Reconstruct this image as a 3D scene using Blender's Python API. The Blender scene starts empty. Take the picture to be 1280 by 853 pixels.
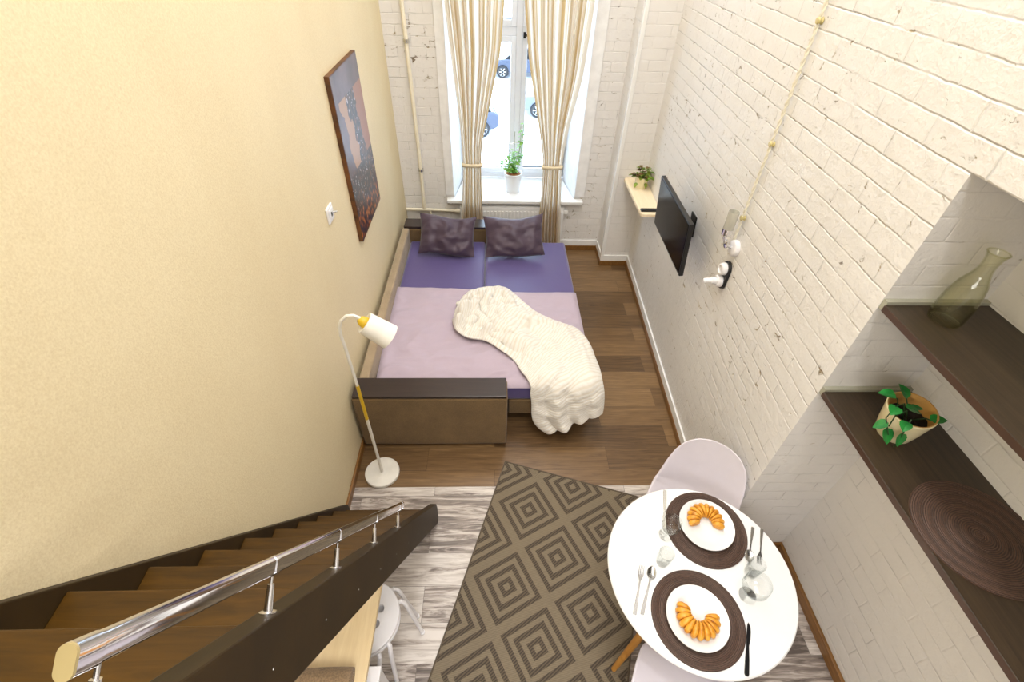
import bpy, bmesh, math, random
from mathutils import Vector, Matrix
random.seed(7)
PI = math.pi
scene = bpy.context.scene
COL = scene.collection

# ------------------------------------------------------------------ camera
cam_d = bpy.data.cameras.new('camera')
cam_d.sensor_width = 36.0
cam_d.lens = 592.2 / 1280 * 36.0
cam_d.clip_start = 0.02
cam_d.clip_end = 300
cam = bpy.data.objects.new('camera', cam_d)
COL.objects.link(cam)
pit, yaw, rol = math.radians(42.528), math.radians(-2.797), math.radians(2.024)
F = Vector((0, math.cos(pit), -math.sin(pit)))
U = Vector((0, math.sin(pit), math.cos(pit)))
R = Vector((1, 0, 0))
MZ = Matrix.Rotation(yaw, 3, 'Z')
F, U, R = MZ @ F, MZ @ U, MZ @ R
R, U = math.cos(rol) * R + math.sin(rol) * U, -math.sin(rol) * R + math.cos(rol) * U
M = Matrix((R, U, -F)).transposed().to_4x4()
M.translation = Vector((0, 0, 2.9))
cam.matrix_world = M
scene.camera = cam

# ------------------------------------------------------------------ world, lamps, exposure
world = bpy.data.worlds.new('sky')
scene.world = world
world.use_nodes = True
wn = world.node_tree
bgn = wn.nodes['Background']
bgn.inputs['Color'].default_value = (0.62, 0.78, 1.0, 1)
bgn.inputs['Strength'].default_value = 6.5

def area_lamp(name, loc, size, watts, col, rot=(0, 0, 0), sy=None):
    l = bpy.data.lights.new(name, 'AREA')
    l.energy = watts
    l.color = col
    l.size = size
    if sy:
        l.shape = 'RECTANGLE'
        l.size_y = sy
    o = bpy.data.objects.new(name, l)
    o.location = loc
    o.rotation_euler = rot
    COL.objects.link(o)
    return o

WARM = (1.0, 0.98, 0.965)
area_lamp('ceiling_lamps_and_fill', (0.2, 1.9, 4.97), 1.8, 66, WARM, sy=5.0)  # wide soft fill, added to even out the room light; no fitting
area_lamp('ceiling_lamps_and_fill', (0.33, 0.15, 4.9), 0.30, 24, WARM)
area_lamp('ceiling_lamps_and_fill', (0.35, 1.9, 4.9), 0.30, 16, WARM)
area_lamp('ceiling_lamps_and_fill', (0.50, 3.9, 4.9), 0.30, 16, WARM)
area_lamp('kitchen_light', (0.1, -0.95, 2.56), 1.2, 32, WARM, sy=1.1)
por = area_lamp('window_portal', (0.2, 5.40, 1.95), 1.15, 1, (1, 1, 1), (-PI / 2, 0, 0), 2.7)
por.data.cycles.is_portal = True

scene.view_settings.view_transform = 'Standard'
scene.view_settings.look = 'None'
scene.view_settings.gamma = 1
scene.view_settings.use_curve_mapping = False
scene.view_settings.exposure = 0.27

# ------------------------------------------------------------------ helpers
def lin(c):
    return tuple((v / 255 / 12.92) if v / 255 <= 0.04045 else ((v / 255 + 0.055) / 1.055) ** 2.4 for v in c)

def rgb(*c):
    return lin(c) + (1.0,)

def new_mat(name):
    m = bpy.data.materials.new(name)
    m.use_nodes = True
    nt = m.node_tree
    return m, nt, nt.nodes['Principled BSDF']

def nd(nt, typ, ins=None, **attrs):
    n = nt.nodes.new('ShaderNode' + typ)
    for k, v in attrs.items():
        setattr(n, k, v)
    if ins:
        for k, v in ins.items():
            s = n.inputs[k]
            if hasattr(v, 'is_output') or isinstance(v, bpy.types.NodeSocket):
                nt.links.new(v, s)
            else:
                s.default_value = v
    return n

def mathn(nt, op, a, b=None, clamp=False):
    n = nt.nodes.new('ShaderNodeMath')
    n.operation = op
    n.use_clamp = clamp
    for i, v in enumerate((a, b)):
        if v is None:
            continue
        if isinstance(v, bpy.types.NodeSocket):
            nt.links.new(v, n.inputs[i])
        else:
            n.inputs[i].default_value = v
    return n.outputs[0]

def mixc(nt, fac, a, b, blend='MIX'):
    n = nt.nodes.new('ShaderNodeMix')
    n.data_type = 'RGBA'
    n.blend_type = blend
    for idx, v in ((0, fac), (6, a), (7, b)):
        if isinstance(v, bpy.types.NodeSocket):
            nt.links.new(v, n.inputs[idx])
        else:
            n.inputs[idx].default_value = v
    return n.outputs[2]

def ramp(nt, fac, stops, interp='LINEAR'):
    n = nt.nodes.new('ShaderNodeValToRGB')
    cr = n.color_ramp
    cr.interpolation = interp
    while len(cr.elements) < len(stops):
        cr.elements.new(0.5)
    for e, (p, c) in zip(cr.elements, stops):
        e.position = p
        e.color = c if len(c) == 4 else tuple(c) + (1,)
    nt.links.new(fac, n.inputs['Fac'])
    return n.outputs['Color']

def bump(nt, b, height, strength=0.3, dist=0.005):
    n = nd(nt, 'Bump', {'Height': height, 'Strength': strength, 'Distance': dist})
    nt.links.new(n.outputs['Normal'], b.inputs['Normal'])
    return n

def objco(nt):
    return nt.nodes.new('ShaderNodeTexCoord').outputs['Object']

def noise(nt, vec, scale, detail=4, rough=0.55, dist=0.0):
    return nd(nt, 'TexNoise', {'Vector': vec, 'Scale': scale, 'Detail': detail, 'Roughness': rough, 'Distortion': dist}).outputs['Fac']

def mapping(nt, vec, scale=(1, 1, 1), rot=(0, 0, 0), loc=(0, 0, 0)):
    return nd(nt, 'Mapping', {'Vector': vec, 'Scale': scale, 'Rotation': rot, 'Location': loc}).outputs['Vector']

GREY = lambda v: (v, v, v, 1)

def simple(name, col, rough=0.5, metal=0.0, var=0.06, vscale=12.0, bmp=0.0, bscale=80.0, coat=0.0, sheen=0.0):
    """plain material with a slight procedural variation"""
    m, nt, b = new_mat(name)
    co = objco(nt)
    f = noise(nt, co, vscale, 3)
    d = tuple(max(0, c * (1 - var)) for c in col[:3]) + (1,)
    l = tuple(min(1, c * (1 + var)) for c in col[:3]) + (1,)
    c = ramp(nt, f, [(0.3, d), (0.7, l)])
    nt.links.new(c, b.inputs['Base Color'])
    b.inputs['Roughness'].default_value = rough
    b.inputs['Metallic'].default_value = metal
    if coat:
        b.inputs['Coat Weight'].default_value = coat
    if sheen:
        b.inputs['Sheen Weight'].default_value = sheen
    if bmp:
        bump(nt, b, noise(nt, co, bscale, 4), bmp, 0.003)
    return m

# --- mesh building
def bm_box(bm, x0, y0, z0, x1, y1, z1, mi=0):
    v = [bm.verts.new(p) for p in ((x0, y0, z0), (x1, y0, z0), (x1, y1, z0), (x0, y1, z0), (x0, y0, z1), (x1, y0, z1), (x1, y1, z1), (x0, y1, z1))]
    for f in ((3, 2, 1, 0), (4, 5, 6, 7), (0, 1, 5, 4), (1, 2, 6, 5), (2, 3, 7, 6), (3, 0, 4, 7)):
        bm.faces.new([v[i] for i in f]).material_index = mi
    return v

def bm_prism(bm, poly, axis, a0, a1, mi=0):
    """poly: 2D points; axis 'X' -> (y,z), 'Y' -> (x,z), 'Z' -> (x,y)"""
    def P(p, a):
        return {'X': (a, p[0], p[1]), 'Y': (p[0], a, p[1]), 'Z': (p[0], p[1], a)}[axis]
    A = [bm.verts.new(P(p, a0)) for p in poly]
    B = [bm.verts.new(P(p, a1)) for p in poly]
    n = len(poly)
    fs = [bm.faces.new(A[::-1]), bm.faces.new(B)]
    for i in range(n):
        fs.append(bm.faces.new((A[i], A[(i + 1) % n], B[(i + 1) % n], B[i])))
    for f in fs:
        f.material_index = mi
    return fs

def bm_lathe(bm, prof, seg=32, c=(0, 0, 0), axis=None, close=True, ry=1.0):
    """profile [(r, z)...]; axis: optional 3x3 matrix applied before the offset"""
    c = Vector(c)
    rings = []
    for r, z in prof:
        ring = []
        if r < 1e-6:
            p = Vector((0, 0, z))
            ring = [bm.verts.new(c + (axis @ p if axis else p))]
        else:
            for i in range(seg):
                a = 2 * PI * i / seg
                p = Vector((r * math.cos(a), ry * r * math.sin(a), z))
                ring.append(bm.verts.new(c + (axis @ p if axis else p)))
        rings.append(ring)
    for A, B in zip(rings, rings[1:]):
        if len(A) == 1 and len(B) == 1:
            continue
        for i in range(seg):
            j = (i + 1) % seg
            if len(A) == 1:
                bm.faces.new((A[0], B[j], B[i]))
            elif len(B) == 1:
                bm.faces.new((A[i], A[j], B[0]))
            else:
                bm.faces.new((A[i], A[j], B[j], B[i]))
    if close:
        for ring, flip in ((rings[0], True), (rings[-1], False)):
            if len(ring) > 2:
                bm.faces.new(ring[::-1] if flip else ring)

def frame_for(d, ref=None):
    d = d.normalized()
    ref = Vector(ref) if ref else (Vector((0, 0, 1)) if abs(d.z) < 0.9 else Vector((1, 0, 0)))
    x = ref.cross(d)
    if x.length < 1e-6:
        x = Vector((1, 0, 0)).cross(d)
    x.normalize()
    y = d.cross(x)
    return x, y

def bm_tube(bm, pts, r, seg=12, caps=True, ell=(1, 1), ref=None):
    pts = [Vector(p) for p in pts]
    n = len(pts)
    rs = r if isinstance(r, (list, tuple)) else [r] * n
    rings = []
    px = None
    for i, p in enumerate(pts):
        d = (pts[min(i + 1, n - 1)] - pts[max(i - 1, 0)])
        if px is None:
            x, y = frame_for(d, ref)
        else:
            d = d.normalized()
            x = (px - d * px.dot(d)).normalized()
            y = d.cross(x)
        px = x
        rings.append([bm.verts.new(p + (x * math.cos(2 * PI * k / seg) * ell[0] + y * math.sin(2 * PI * k / seg) * ell[1]) * rs[i]) for k in range(seg)])
    for A, B in zip(rings, rings[1:]):
        for k in range(seg):
            j = (k + 1) % seg
            bm.faces.new((A[k], A[j], B[j], B[k]))
    if caps:
        bm.faces.new(rings[0][::-1])
        bm.faces.new(rings[-1])

def bm_grid(bm, fn, nu, nv, uvl=None):
    V = [[bm.verts.new(fn(i / nu, j / nv)) for j in range(nv + 1)] for i in range(nu + 1)]
    for i in range(nu):
        for j in range(nv):
            f = bm.faces.new((V[i][j], V[i + 1][j], V[i + 1][j + 1], V[i][j + 1]))
            if uvl:
                for l, (a, b) in zip(f.loops, ((i, j), (i + 1, j), (i + 1, j + 1), (i, j + 1))):
                    l[uvl].uv = (a / nu, b / nv)
    return V

def arc(c, r, a0, a1, n, plane='XZ'):
    out = []
    for i in range(n + 1):
        a = a0 + (a1 - a0) * i / n
        p = (r * math.cos(a), r * math.sin(a))
        out.append(Vector(c) + (Vector((p[0], 0, p[1])) if plane == 'XZ' else Vector((p[0], p[1], 0))))
    return out

def obj(name, bm, mat, parent=None, smooth=False, bevel=0.0, seg=2, loc=None, solid=0.0, soff=0.0, sub=0, ang=35):
    me = bpy.data.meshes.new(name)
    bmesh.ops.recalc_face_normals(bm, faces=bm.faces)
    bm.to_mesh(me)
    bm.free()
    for m in (mat if isinstance(mat, (list, tuple)) else [mat]):
        me.materials.append(m)
    o = bpy.data.objects.new(name, me)
    COL.objects.link(o)
    if smooth:
        for p in me.polygons:
            p.use_smooth = True
        me.set_sharp_from_angle(angle=math.radians(ang))
    if solid:
        md = o.modifiers.new('solid', 'SOLIDIFY')
        md.thickness = solid
        md.offset = soff
    if bevel:
        md = o.modifiers.new('bevel', 'BEVEL')
        md.width = bevel
        md.segments = seg
        md.limit_method = 'ANGLE'
        md.angle_limit = math.radians(40)
    if sub:
        md = o.modifiers.new('sub', 'SUBSURF')
        md.levels = sub
        md.render_levels = sub
    if parent:
        o.parent = parent
    if loc:
        o.location = loc
    return o

def tag(o, label, cat, group=None, kind=None):
    if label:
        o['label'] = label
    if cat:
        o['category'] = cat
    if group:
        o['group'] = group
    if kind:
        o['kind'] = kind
    return o

def thing(name, label, cat, loc=(0, 0, 0), rz=0.0, group=None):
    o = bpy.data.objects.new(name, None)
    o.empty_display_size = 0.1
    COL.objects.link(o)
    o.location = loc
    o.rotation_euler = (0, 0, rz)
    return tag(o, label, cat, group)

def struct(name, bm, mat, parent=None, **k):
    o = obj(name, bm, mat, parent, **k)
    if not parent:
        o['kind'] = 'structure'
    return o

def dup(root, loc, rz, label=None, group=None):
    c = root.copy()
    COL.objects.link(c)
    c.location = loc
    c.rotation_euler = (0, 0, rz)
    if label:
        c['label'] = label
    if group:
        c['group'] = group
    for ch in list(root.children):
        d = ch.copy()
        COL.objects.link(d)
        d.parent = c
        for g in list(ch.children):
            e = g.copy()
            COL.objects.link(e)
            e.parent = d
    return c

def B():
    return bmesh.new()

def box(name, mat, parent, *c, bevel=0.0, **k):
    bm = B()
    bm_box(bm, *c)
    return obj(name, bm, mat, parent, bevel=bevel, **k)

# ------------------------------------------------------------------ materials
def brick_mat(name, axis, chips=0.5, width=0.265, row=0.083, strength=0.8, wob=0.013, tint=(235, 232, 228), seed=0.0, rough=0.45):
    m, nt, b = new_mat(name)
    co = objco(nt)
    sp = nd(nt, 'SeparateXYZ', {'Vector': co})
    u = sp.outputs['X' if axis == 'X' else 'Y']
    cb = nd(nt, 'CombineXYZ', {'X': u, 'Y': sp.outputs['Z'], 'Z': 0.0}).outputs[0]
    dn = nd(nt, 'TexNoise', {'Vector': co, 'Scale': 13.0, 'Detail': 4.0})
    dv = nd(nt, 'VectorMath', {0: dn.outputs['Color'], 1: (0.5, 0.5, 0.5)}, operation='SUBTRACT').outputs[0]
    dv = nd(nt, 'VectorMath', {0: dv, 'Scale': wob}, operation='SCALE').outputs[0]
    vec = nd(nt, 'VectorMath', {0: cb, 1: dv}, operation='ADD').outputs[0]
    vec = nd(nt, 'VectorMath', {0: vec, 1: (seed, seed * 0.7, 0)}, operation='ADD').outputs[0]
    br = nd(nt, 'TexBrick', {'Vector': vec, 'Color1': GREY(0.35), 'Color2': GREY(1), 'Mortar': GREY(0.5), 'Scale': 1.0,
                             'Mortar Size': 0.006, 'Mortar Smooth': 1.0, 'Bias': 0.0, 'Brick Width': width, 'Row Height': row}, offset=0.5)
    fac = br.outputs['Fac']
    n1 = noise(nt, co, 14, 6, 0.6)
    n2 = noise(nt, co, 75, 4, 0.6)
    # chipped paint: small specks, denser near the joints and in patches
    c1 = noise(nt, mapping(nt, co, (1, 1, 1.5), loc=(seed, 0, 0)), 17, 6, 0.68, 0.8)
    c2 = noise(nt, co, 2.6, 2)
    k = mathn(nt, 'ADD', mathn(nt, 'MULTIPLY', fac, 0.055), c1)
    k = mathn(nt, 'ADD', k, mathn(nt, 'MULTIPLY', mathn(nt, 'SUBTRACT', c2, 0.5), 0.20))
    chip = mathn(nt, 'MULTIPLY', mathn(nt, 'SUBTRACT', k, 0.668 - 0.030 * chips), 18.0, clamp=True)
    crack = mathn(nt, 'MULTIPLY', mathn(nt, 'SUBTRACT', mathn(nt, 'ADD', mathn(nt, 'MULTIPLY', fac, 0.5), noise(nt, co, 7, 4, 0.6)), 0.92), 6.0, clamp=True)
    w = rgb(*tint)
    base = mixc(nt, mathn(nt, 'MULTIPLY', n1, 0.5), w, tuple(c * 0.90 for c in w[:3]) + (1,))
    base = mixc(nt, mathn(nt, 'MULTIPLY', crack, 0.55), base, tuple(c * 0.62 for c in w[:3]) + (1,))
    chipcol = ramp(nt, noise(nt, co, 5), [(0.4, rgb(128, 112, 90)), (0.6, rgb(188, 172, 140))])
    base = mixc(nt, chip, base, chipcol)
    nt.links.new(base, b.inputs['Base Color'])
    b.inputs['Roughness'].default_value = rough
    msk = mathn(nt, 'MULTIPLY', mathn(nt, 'SUBTRACT', noise(nt, co, 4.0, 3), 0.32), 3.0, clamp=True)
    h = mathn(nt, 'MULTIPLY', mathn(nt, 'MULTIPLY', fac, msk), -0.75)
    h = mathn(nt, 'ADD', h, mathn(nt, 'MULTIPLY', n1, 1.5))
    h = mathn(nt, 'ADD', h, mathn(nt, 'MULTIPLY', n2, 0.4))
    h = mathn(nt, 'ADD', h, mathn(nt, 'MULTIPLY', br.outputs['Color'], 0.3))
    h = mathn(nt, 'SUBTRACT', h, mathn(nt, 'MULTIPLY', chip, 0.9))
    bump(nt, b, h, strength, 0.008)
    return m

def plank_mat(name, stops, rvw=0.42, row=0.19, length=1.28, rough=0.32, grain=0.5, seed=0.0, streak=(1.2, 22)):
    m, nt, b = new_mat(name)
    co = objco(nt)
    vec = nd(nt, 'VectorMath', {0: co, 1: (seed, 0.075 + seed * 0.0, 0)}, operation='ADD').outputs[0]
    br = nd(nt, 'TexBrick', {'Vector': vec, 'Color1': GREY(0), 'Color2': GREY(1), 'Mortar': GREY(0.5), 'Scale': 1.0, 'Mortar Size': 0.0012,
                             'Mortar Smooth': 0.1, 'Bias': 0.0, 'Brick Width': length, 'Row Height': row}, offset=0.37, offset_frequency=2)
    rv = nd(nt, 'SeparateColor', {'Color': br.outputs['Color']}).outputs[0]
    off = nd(nt, 'CombineXYZ', {'X': mathn(nt, 'MULTIPLY', rv, 17.0), 'Y': mathn(nt, 'MULTIPLY', rv, 5.0), 'Z': 0.0}).outputs[0]
    gv = nd(nt, 'VectorMath', {0: vec, 1: off}, operation='ADD').outputs[0]
    g1 = noise(nt, mapping(nt, gv, (streak[0], streak[1], 1)), 2.2, 8, 0.66, 1.2)
    g2 = noise(nt, mapping(nt, gv, (3, 90, 1)), 3.0, 4, 0.6)
    t = mathn(nt, 'ADD', mathn(nt, 'MULTIPLY', g1, grain * 2), mathn(nt, 'MULTIPLY', rv, rvw))
    t = mathn(nt, 'ADD', t, mathn(nt, 'MULTIPLY', g2, 0.2))
    t = mathn(nt, 'SUBTRACT', t, grain + 0.1 + rvw / 2 - 0.5, clamp=True)
    c = ramp(nt, t, stops)
    c = mixc(nt, mathn(nt, 'MULTIPLY', br.outputs['Fac'], 0.6), c, rgb(40, 30, 22))
    nt.links.new(c, b.inputs['Base Color'])
    b.inputs['Roughness'].default_value = rough
    bump(nt, b, mathn(nt, 'SUBTRACT', mathn(nt, 'MULTIPLY', g1, 0.5), br.outputs['Fac']), 0.25, 0.002)
    return m

def wood_mat(name, c0, c1, scale=(1, 14, 14), rough=0.4, sc=3.0, coat=0.0, bmp=0.12):
    m, nt, b = new_mat(name)
    co = objco(nt)
    g = noise(nt, mapping(nt, co, scale), sc, 7, 0.62, 1.0)
    c = ramp(nt, g, [(0.28, c0), (0.72, c1)])
    nt.links.new(c, b.inputs['Base Color'])
    b.inputs['Roughness'].default_value = rough
    b.inputs['Coat Weight'].default_value = coat
    b.inputs['Coat Roughness'].default_value = 0.2
    bump(nt, b, g, bmp, 0.002)
    return m

def fabric_mat(name, col, rough=0.85, weave=420.0, var=0.12, sheen=0.3, bmp=0.35, fold=0.0):
    m, nt, b = new_mat(name)
    co = objco(nt)
    n = noise(nt, co, weave, 2)
    n2 = noise(nt, co, 7, 4)
    d = tuple(c * (1 - var) for c in col[:3]) + (1,)
    l = tuple(min(1, c * (1 + var)) for c in col[:3]) + (1,)
    c = ramp(nt, mathn(nt, 'ADD', mathn(nt, 'MULTIPLY', n, 0.7), mathn(nt, 'MULTIPLY', n2, 0.3)), [(0.35, d), (0.65, l)])
    nt.links.new(c, b.inputs['Base Color'])
    b.inputs['Roughness'].default_value = rough
    b.inputs['Sheen Weight'].default_value = sheen
    h = n
    if fold:
        f = noise(nt, mapping(nt, co, (1, 1.7, 1)), 9, 5, 0.5, 1.5)
        h = mathn(nt, 'ADD', mathn(nt, 'MULTIPLY', n, 0.1), mathn(nt, 'MULTIPLY', f, fold))
    bump(nt, b, h, bmp, 0.004)
    return m

def glass_mat(name, tint=(1, 1, 1, 1), edge=(0.75, 0.78, 0.76, 1), rough=0.03, body=0.0):
    """thin clear glass: sees through face on, reflects and greys at the rim"""
    m, nt, b = new_mat(name)
    nt.nodes.remove(b)
    out = nt.nodes['Material Output']
    lw = nd(nt, 'LayerWeight', {'Blend': 0.5})
    fc = lw.outputs['Facing']
    p2 = mathn(nt, 'POWER', fc, 2.5)
    tcol = mixc(nt, p2, tint, edge)
    tr = nd(nt, 'BsdfTransparent', {'Color': tcol})
    gl = nd(nt, 'BsdfGlossy', {'Color': (1, 1, 1, 1), 'Roughness': rough})
    f = mathn(nt, 'ADD', mathn(nt, 'MULTIPLY', mathn(nt, 'POWER', fc, 4.0), 0.5), 0.02 + body, clamp=True)
    mx = nd(nt, 'MixShader', {0: f, 1: tr.outputs[0], 2: gl.outputs[0]})
    nt.links.new(mx.outputs[0], out.inputs['Surface'])
    return m

M_brick_r = brick_mat('painted_brick_right', 'Y', 1.0, 0.27, 0.085, 0.6)
M_brick_b = brick_mat('painted_brick_back', 'X', 1.0, 0.25, 0.08, 0.65, seed=3.1)
M_brick_p = brick_mat('painted_brick_smooth', 'X', -0.8, 0.27, 0.083, 0.5, 0.006, seed=1.3)
M_brick_n = brick_mat('painted_brick_niche', 'Y', -0.8, 0.27, 0.083, 0.4, 0.006, seed=5.3)
M_plaster = simple('white_plaster', rgb(240, 240, 240), 0.5, bmp=0.1)
M_white_gloss = simple('white_gloss_paint', rgb(240, 240, 238), 0.25, var=0.02)
M_upvc = simple('white_window_plastic', rgb(238, 240, 244), 0.3, var=0.02)
M_white_plastic = simple('white_plastic', rgb(236, 234, 236), 0.35, var=0.02)
M_shell = simple('white_chair_plastic', rgb(226, 220, 228), 0.38, var=0.02)
M_floor = plank_mat('brown_oak_planks', [(0.05, rgb(66, 48, 30)), (0.35, rgb(100, 76, 50)), (0.6, rgb(124, 96, 64)), (0.95, rgb(154, 124, 86))], grain=0.55, rough=0.3)
M_floor_g = plank_mat('washed_grey_planks', [(0.1, rgb(92, 82, 76)), (0.36, rgb(140, 128, 120)), (0.52, rgb(186, 175, 166)), (0.8, rgb(218, 210, 202))], rvw=0.5, grain=1.0, seed=0.4, streak=(1.3, 13), rough=0.35)
M_base = wood_mat('brown_skirting', rgb(112, 76, 34), rgb(146, 102, 50), (14, 1, 14), 0.35)
M_stair = wood_mat('stained_stair_wood', rgb(52, 33, 2), rgb(82, 54, 6), (1.2, 16, 16), 0.4, coat=0.1)
M_stair.node_tree.nodes['Principled BSDF'].inputs['Specular IOR Level'].default_value = 0.3
M_string = wood_mat('dark_stringer_wood', rgb(38, 27, 10), rgb(54, 39, 16), (12, 1.5, 1.5), 0.5, coat=0.0)
M_string.node_tree.nodes['Principled BSDF'].inputs['Specular IOR Level'].default_value = 0.25
M_wenge = wood_mat('wenge_board', rgb(34, 24, 24), rgb(52, 38, 36), (1, 22, 22), 0.3, coat=0.25)
M_shelfdark = wood_mat('dark_shelf_board', rgb(40, 30, 20), rgb(66, 52, 36), (22, 1, 22), 0.42)
M_birch = wood_mat('pale_birch', rgb(222, 196, 150), rgb(238, 216, 174), (16, 1.2, 16), 0.4, bmp=0.04)
M_pine = wood_mat('pale_shelf_wood', rgb(236, 218, 184), rgb(246, 230, 200), (12, 1.2, 12), 0.45, bmp=0.04)
M_beech = wood_mat('beech_leg', rgb(196, 136, 60), rgb(220, 164, 84), (8, 8, 1.5), 0.4, bmp=0.05)
M_cutlery = simple('cutlery_steel', (0.42, 0.42, 0.42, 1), 0.22, 1.0, var=0.05)
M_chrome = simple('chrome', (0.78, 0.78, 0.82, 1), 0.08, 1.0, var=0.02)
M_steel = simple('brushed_steel', (0.62, 0.62, 0.60, 1), 0.25, 1.0, var=0.05)
M_black = simple('black_plastic', rgb(20, 20, 22), 0.35)
M_blackmetal = simple('black_metal', rgb(24, 24, 24), 0.45, 0.5)
M_screen = simple('dark_glass_screen', rgb(8, 8, 10), 0.16, var=0.02)
M_screen.node_tree.nodes['Principled BSDF'].inputs['Specular IOR Level'].default_value = 0.25
M_cream_cap = simple('cream_end_cap', rgb(178, 160, 112), 0.5)
M_sofa = fabric_mat('brown_sofa_weave', rgb(116, 92, 58), weave=300, var=0.3, sheen=0.15)
M_sofa_l = fabric_mat('light_sofa_weave', rgb(160, 140, 112), weave=300, var=0.3, sheen=0.15)
M_sheet = fabric_mat('violet_sheet', rgb(84, 72, 128), rough=0.38, weave=500, var=0.05, sheen=0.4, bmp=0.12, fold=0.8)
M_pillow = fabric_mat('plum_pillowcase', rgb(70, 54, 70), rough=0.5, weave=500, var=0.05, sheen=0.15, bmp=0.05)
M_duvet = fabric_mat('lilac_duvet', rgb(182, 166, 180), rough=0.8, weave=500, var=0.04, sheen=0.2, bmp=0.55, fold=1.2)
M_towel = fabric_mat('brown_towel', rgb(140, 116, 88), weave=160, var=0.3, bmp=0.8)
M_glass = glass_mat('clear_drinking_glass', (0.99, 0.995, 0.99, 1), (0.72, 0.75, 0.74, 1), body=0.01)
M_pane = glass_mat('window_glass', (0.97, 0.985, 0.98, 1), (0.9, 0.95, 0.94, 1), 0.01)
M_green_glass = glass_mat('greenish_bottle_glass', (0.97, 0.97, 0.90, 1), (0.68, 0.68, 0.52, 1), 0.03, 0.01)
M_china = simple('white_china', rgb(238, 238, 238), 0.12, var=0.01, coat=0.3)
M_table = simple('white_tabletop', rgb(236, 236, 236), 0.22, var=0.01)
M_soil = simple('dark_soil', rgb(34, 26, 22), 0.95, var=0.5, vscale=90, bmp=0.9)
M_peat = simple('brown_peat', rgb(150, 96, 50), 0.95, var=0.4, vscale=60, bmp=0.9)
M_cream_pot = simple('cream_ceramic', rgb(238, 226, 186), 0.25, var=0.02)
M_tan_pot = simple('tan_pot_inside', rgb(190, 146, 80), 0.5)
M_yellow = simple('mustard_yellow_metal', rgb(216, 178, 40), 0.35)
M_lampwhite = simple('white_lamp_metal', rgb(236, 232, 222), 0.35)
M_grey_trim = simple('grey_wall_channel', rgb(170, 168, 150), 0.4)
M_snow = simple('street_snow', rgb(240, 242, 246), 0.8, var=0.08, vscale=0.5)

def leaf_mat(name, c0, c1):
    m, nt, b = new_mat(name)
    co = objco(nt)
    c = ramp(nt, noise(nt, co, 18, 2), [(0.3, c0), (0.7, c1)])
    nt.links.new(c, b.inputs['Base Color'])
    b.inputs['Roughness'].default_value = 0.4
    b.inputs['Subsurface Weight'].default_value = 0.0
    return m

M_leaf_light = leaf_mat('fresh_green_leaf', rgb(96, 160, 60), rgb(150, 200, 90))
M_leaf_mid = leaf_mat('mid_green_leaf', rgb(70, 110, 30), rgb(140, 160, 50))
M_leaf_red = leaf_mat('reddish_leaf', rgb(90, 50, 30), rgb(110, 90, 40))
M_leaf_dark = leaf_mat('deep_green_leaf', rgb(14, 92, 34), rgb(44, 140, 60))

def wallpaper():
    m, nt, b = new_mat('cream_wallpaper')
    co = objco(nt)
    n = noise(nt, co, 170, 3, 0.6)
    n2 = noise(nt, mapping(nt, co, (1, 1, 0.5)), 2.0, 3)
    c = ramp(nt, mathn(nt, 'ADD', mathn(nt, 'MULTIPLY', n, 0.7), mathn(nt, 'MULTIPLY', n2, 0.3)), [(0.3, rgb(218, 200, 160)), (0.7, rgb(236, 222, 186))])
    nt.links.new(c, b.inputs['Base Color'])
    b.inputs['Roughness'].default_value = 0.6
    bump(nt, b, n, 0.35, 0.003)
    return m
M_wallpaper = wallpaper()

def curtain_mat():
    m, nt, b = new_mat('beige_curtain')
    out = nt.nodes['Material Output']
    uv = nt.nodes.new('ShaderNodeTexCoord').outputs['UV']
    st = noise(nt, mapping(nt, uv, (19, 0.35, 1)), 1.0, 2)
    c = ramp(nt, st, [(0.40, rgb(198, 168, 118)), (0.60, rgb(248, 242, 230))])
    nt.links.new(c, b.inputs['Base Color'])
    b.inputs['Roughness'].default_value = 0.7
    b.inputs['Sheen Weight'].default_value = 0.3
    tl = nd(nt, 'BsdfTranslucent', {'Color': c})
    mx = nd(nt, 'MixShader', {0: 0.58, 1: b.outputs[0], 2: tl.outputs[0]})
    nt.links.new(mx.outputs[0], out.inputs['Surface'])
    return m
M_curtain = curtain_mat()

def knit_mat():
    m, nt, b = new_mat('white_ribbed_knit')
    uv = nt.nodes.new('ShaderNodeTexCoord').outputs['UV']
    co = objco(nt)
    wn_ = nd(nt, 'TexNoise', {'Vector': co, 'Scale': 2.4, 'Detail': 1.0}).outputs['Color']
    wo = nd(nt, 'VectorMath', {0: nd(nt, 'VectorMath', {0: wn_, 1: (0.5, 0.5, 0.5)}, operation='SUBTRACT').outputs[0], 'Scale': 0.08}, operation='SCALE').outputs[0]
    uvd = nd(nt, 'VectorMath', {0: uv, 1: wo}, operation='ADD').outputs[0]
    w = nd(nt, 'TexWave', {'Vector': uvd, 'Scale': 25.0, 'Distortion': 0.4, 'Detail': 2.0, 'Detail Scale': 1.5}, wave_type='BANDS', bands_direction='X', wave_profile='SIN')
    f = noise(nt, mapping(nt, co, (1, 1, 1)), 11, 4, 0.5, 1.5)
    c = ramp(nt, w.outputs['Fac'], [(0.1, rgb(222, 214, 200)), (0.55, rgb(232, 228, 220))])
    nt.links.new(c, b.inputs['Base Color'])
    b.inputs['Roughness'].default_value = 0.9
    b.inputs['Sheen Weight'].default_value = 0.3
    bump(nt, b, mathn(nt, 'ADD', mathn(nt, 'MULTIPLY', w.outputs['Fac'], 0.16), mathn(nt, 'MULTIPLY', f, 1.2)), 0.7, 0.012)
    return m
M_knit = knit_mat()

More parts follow.
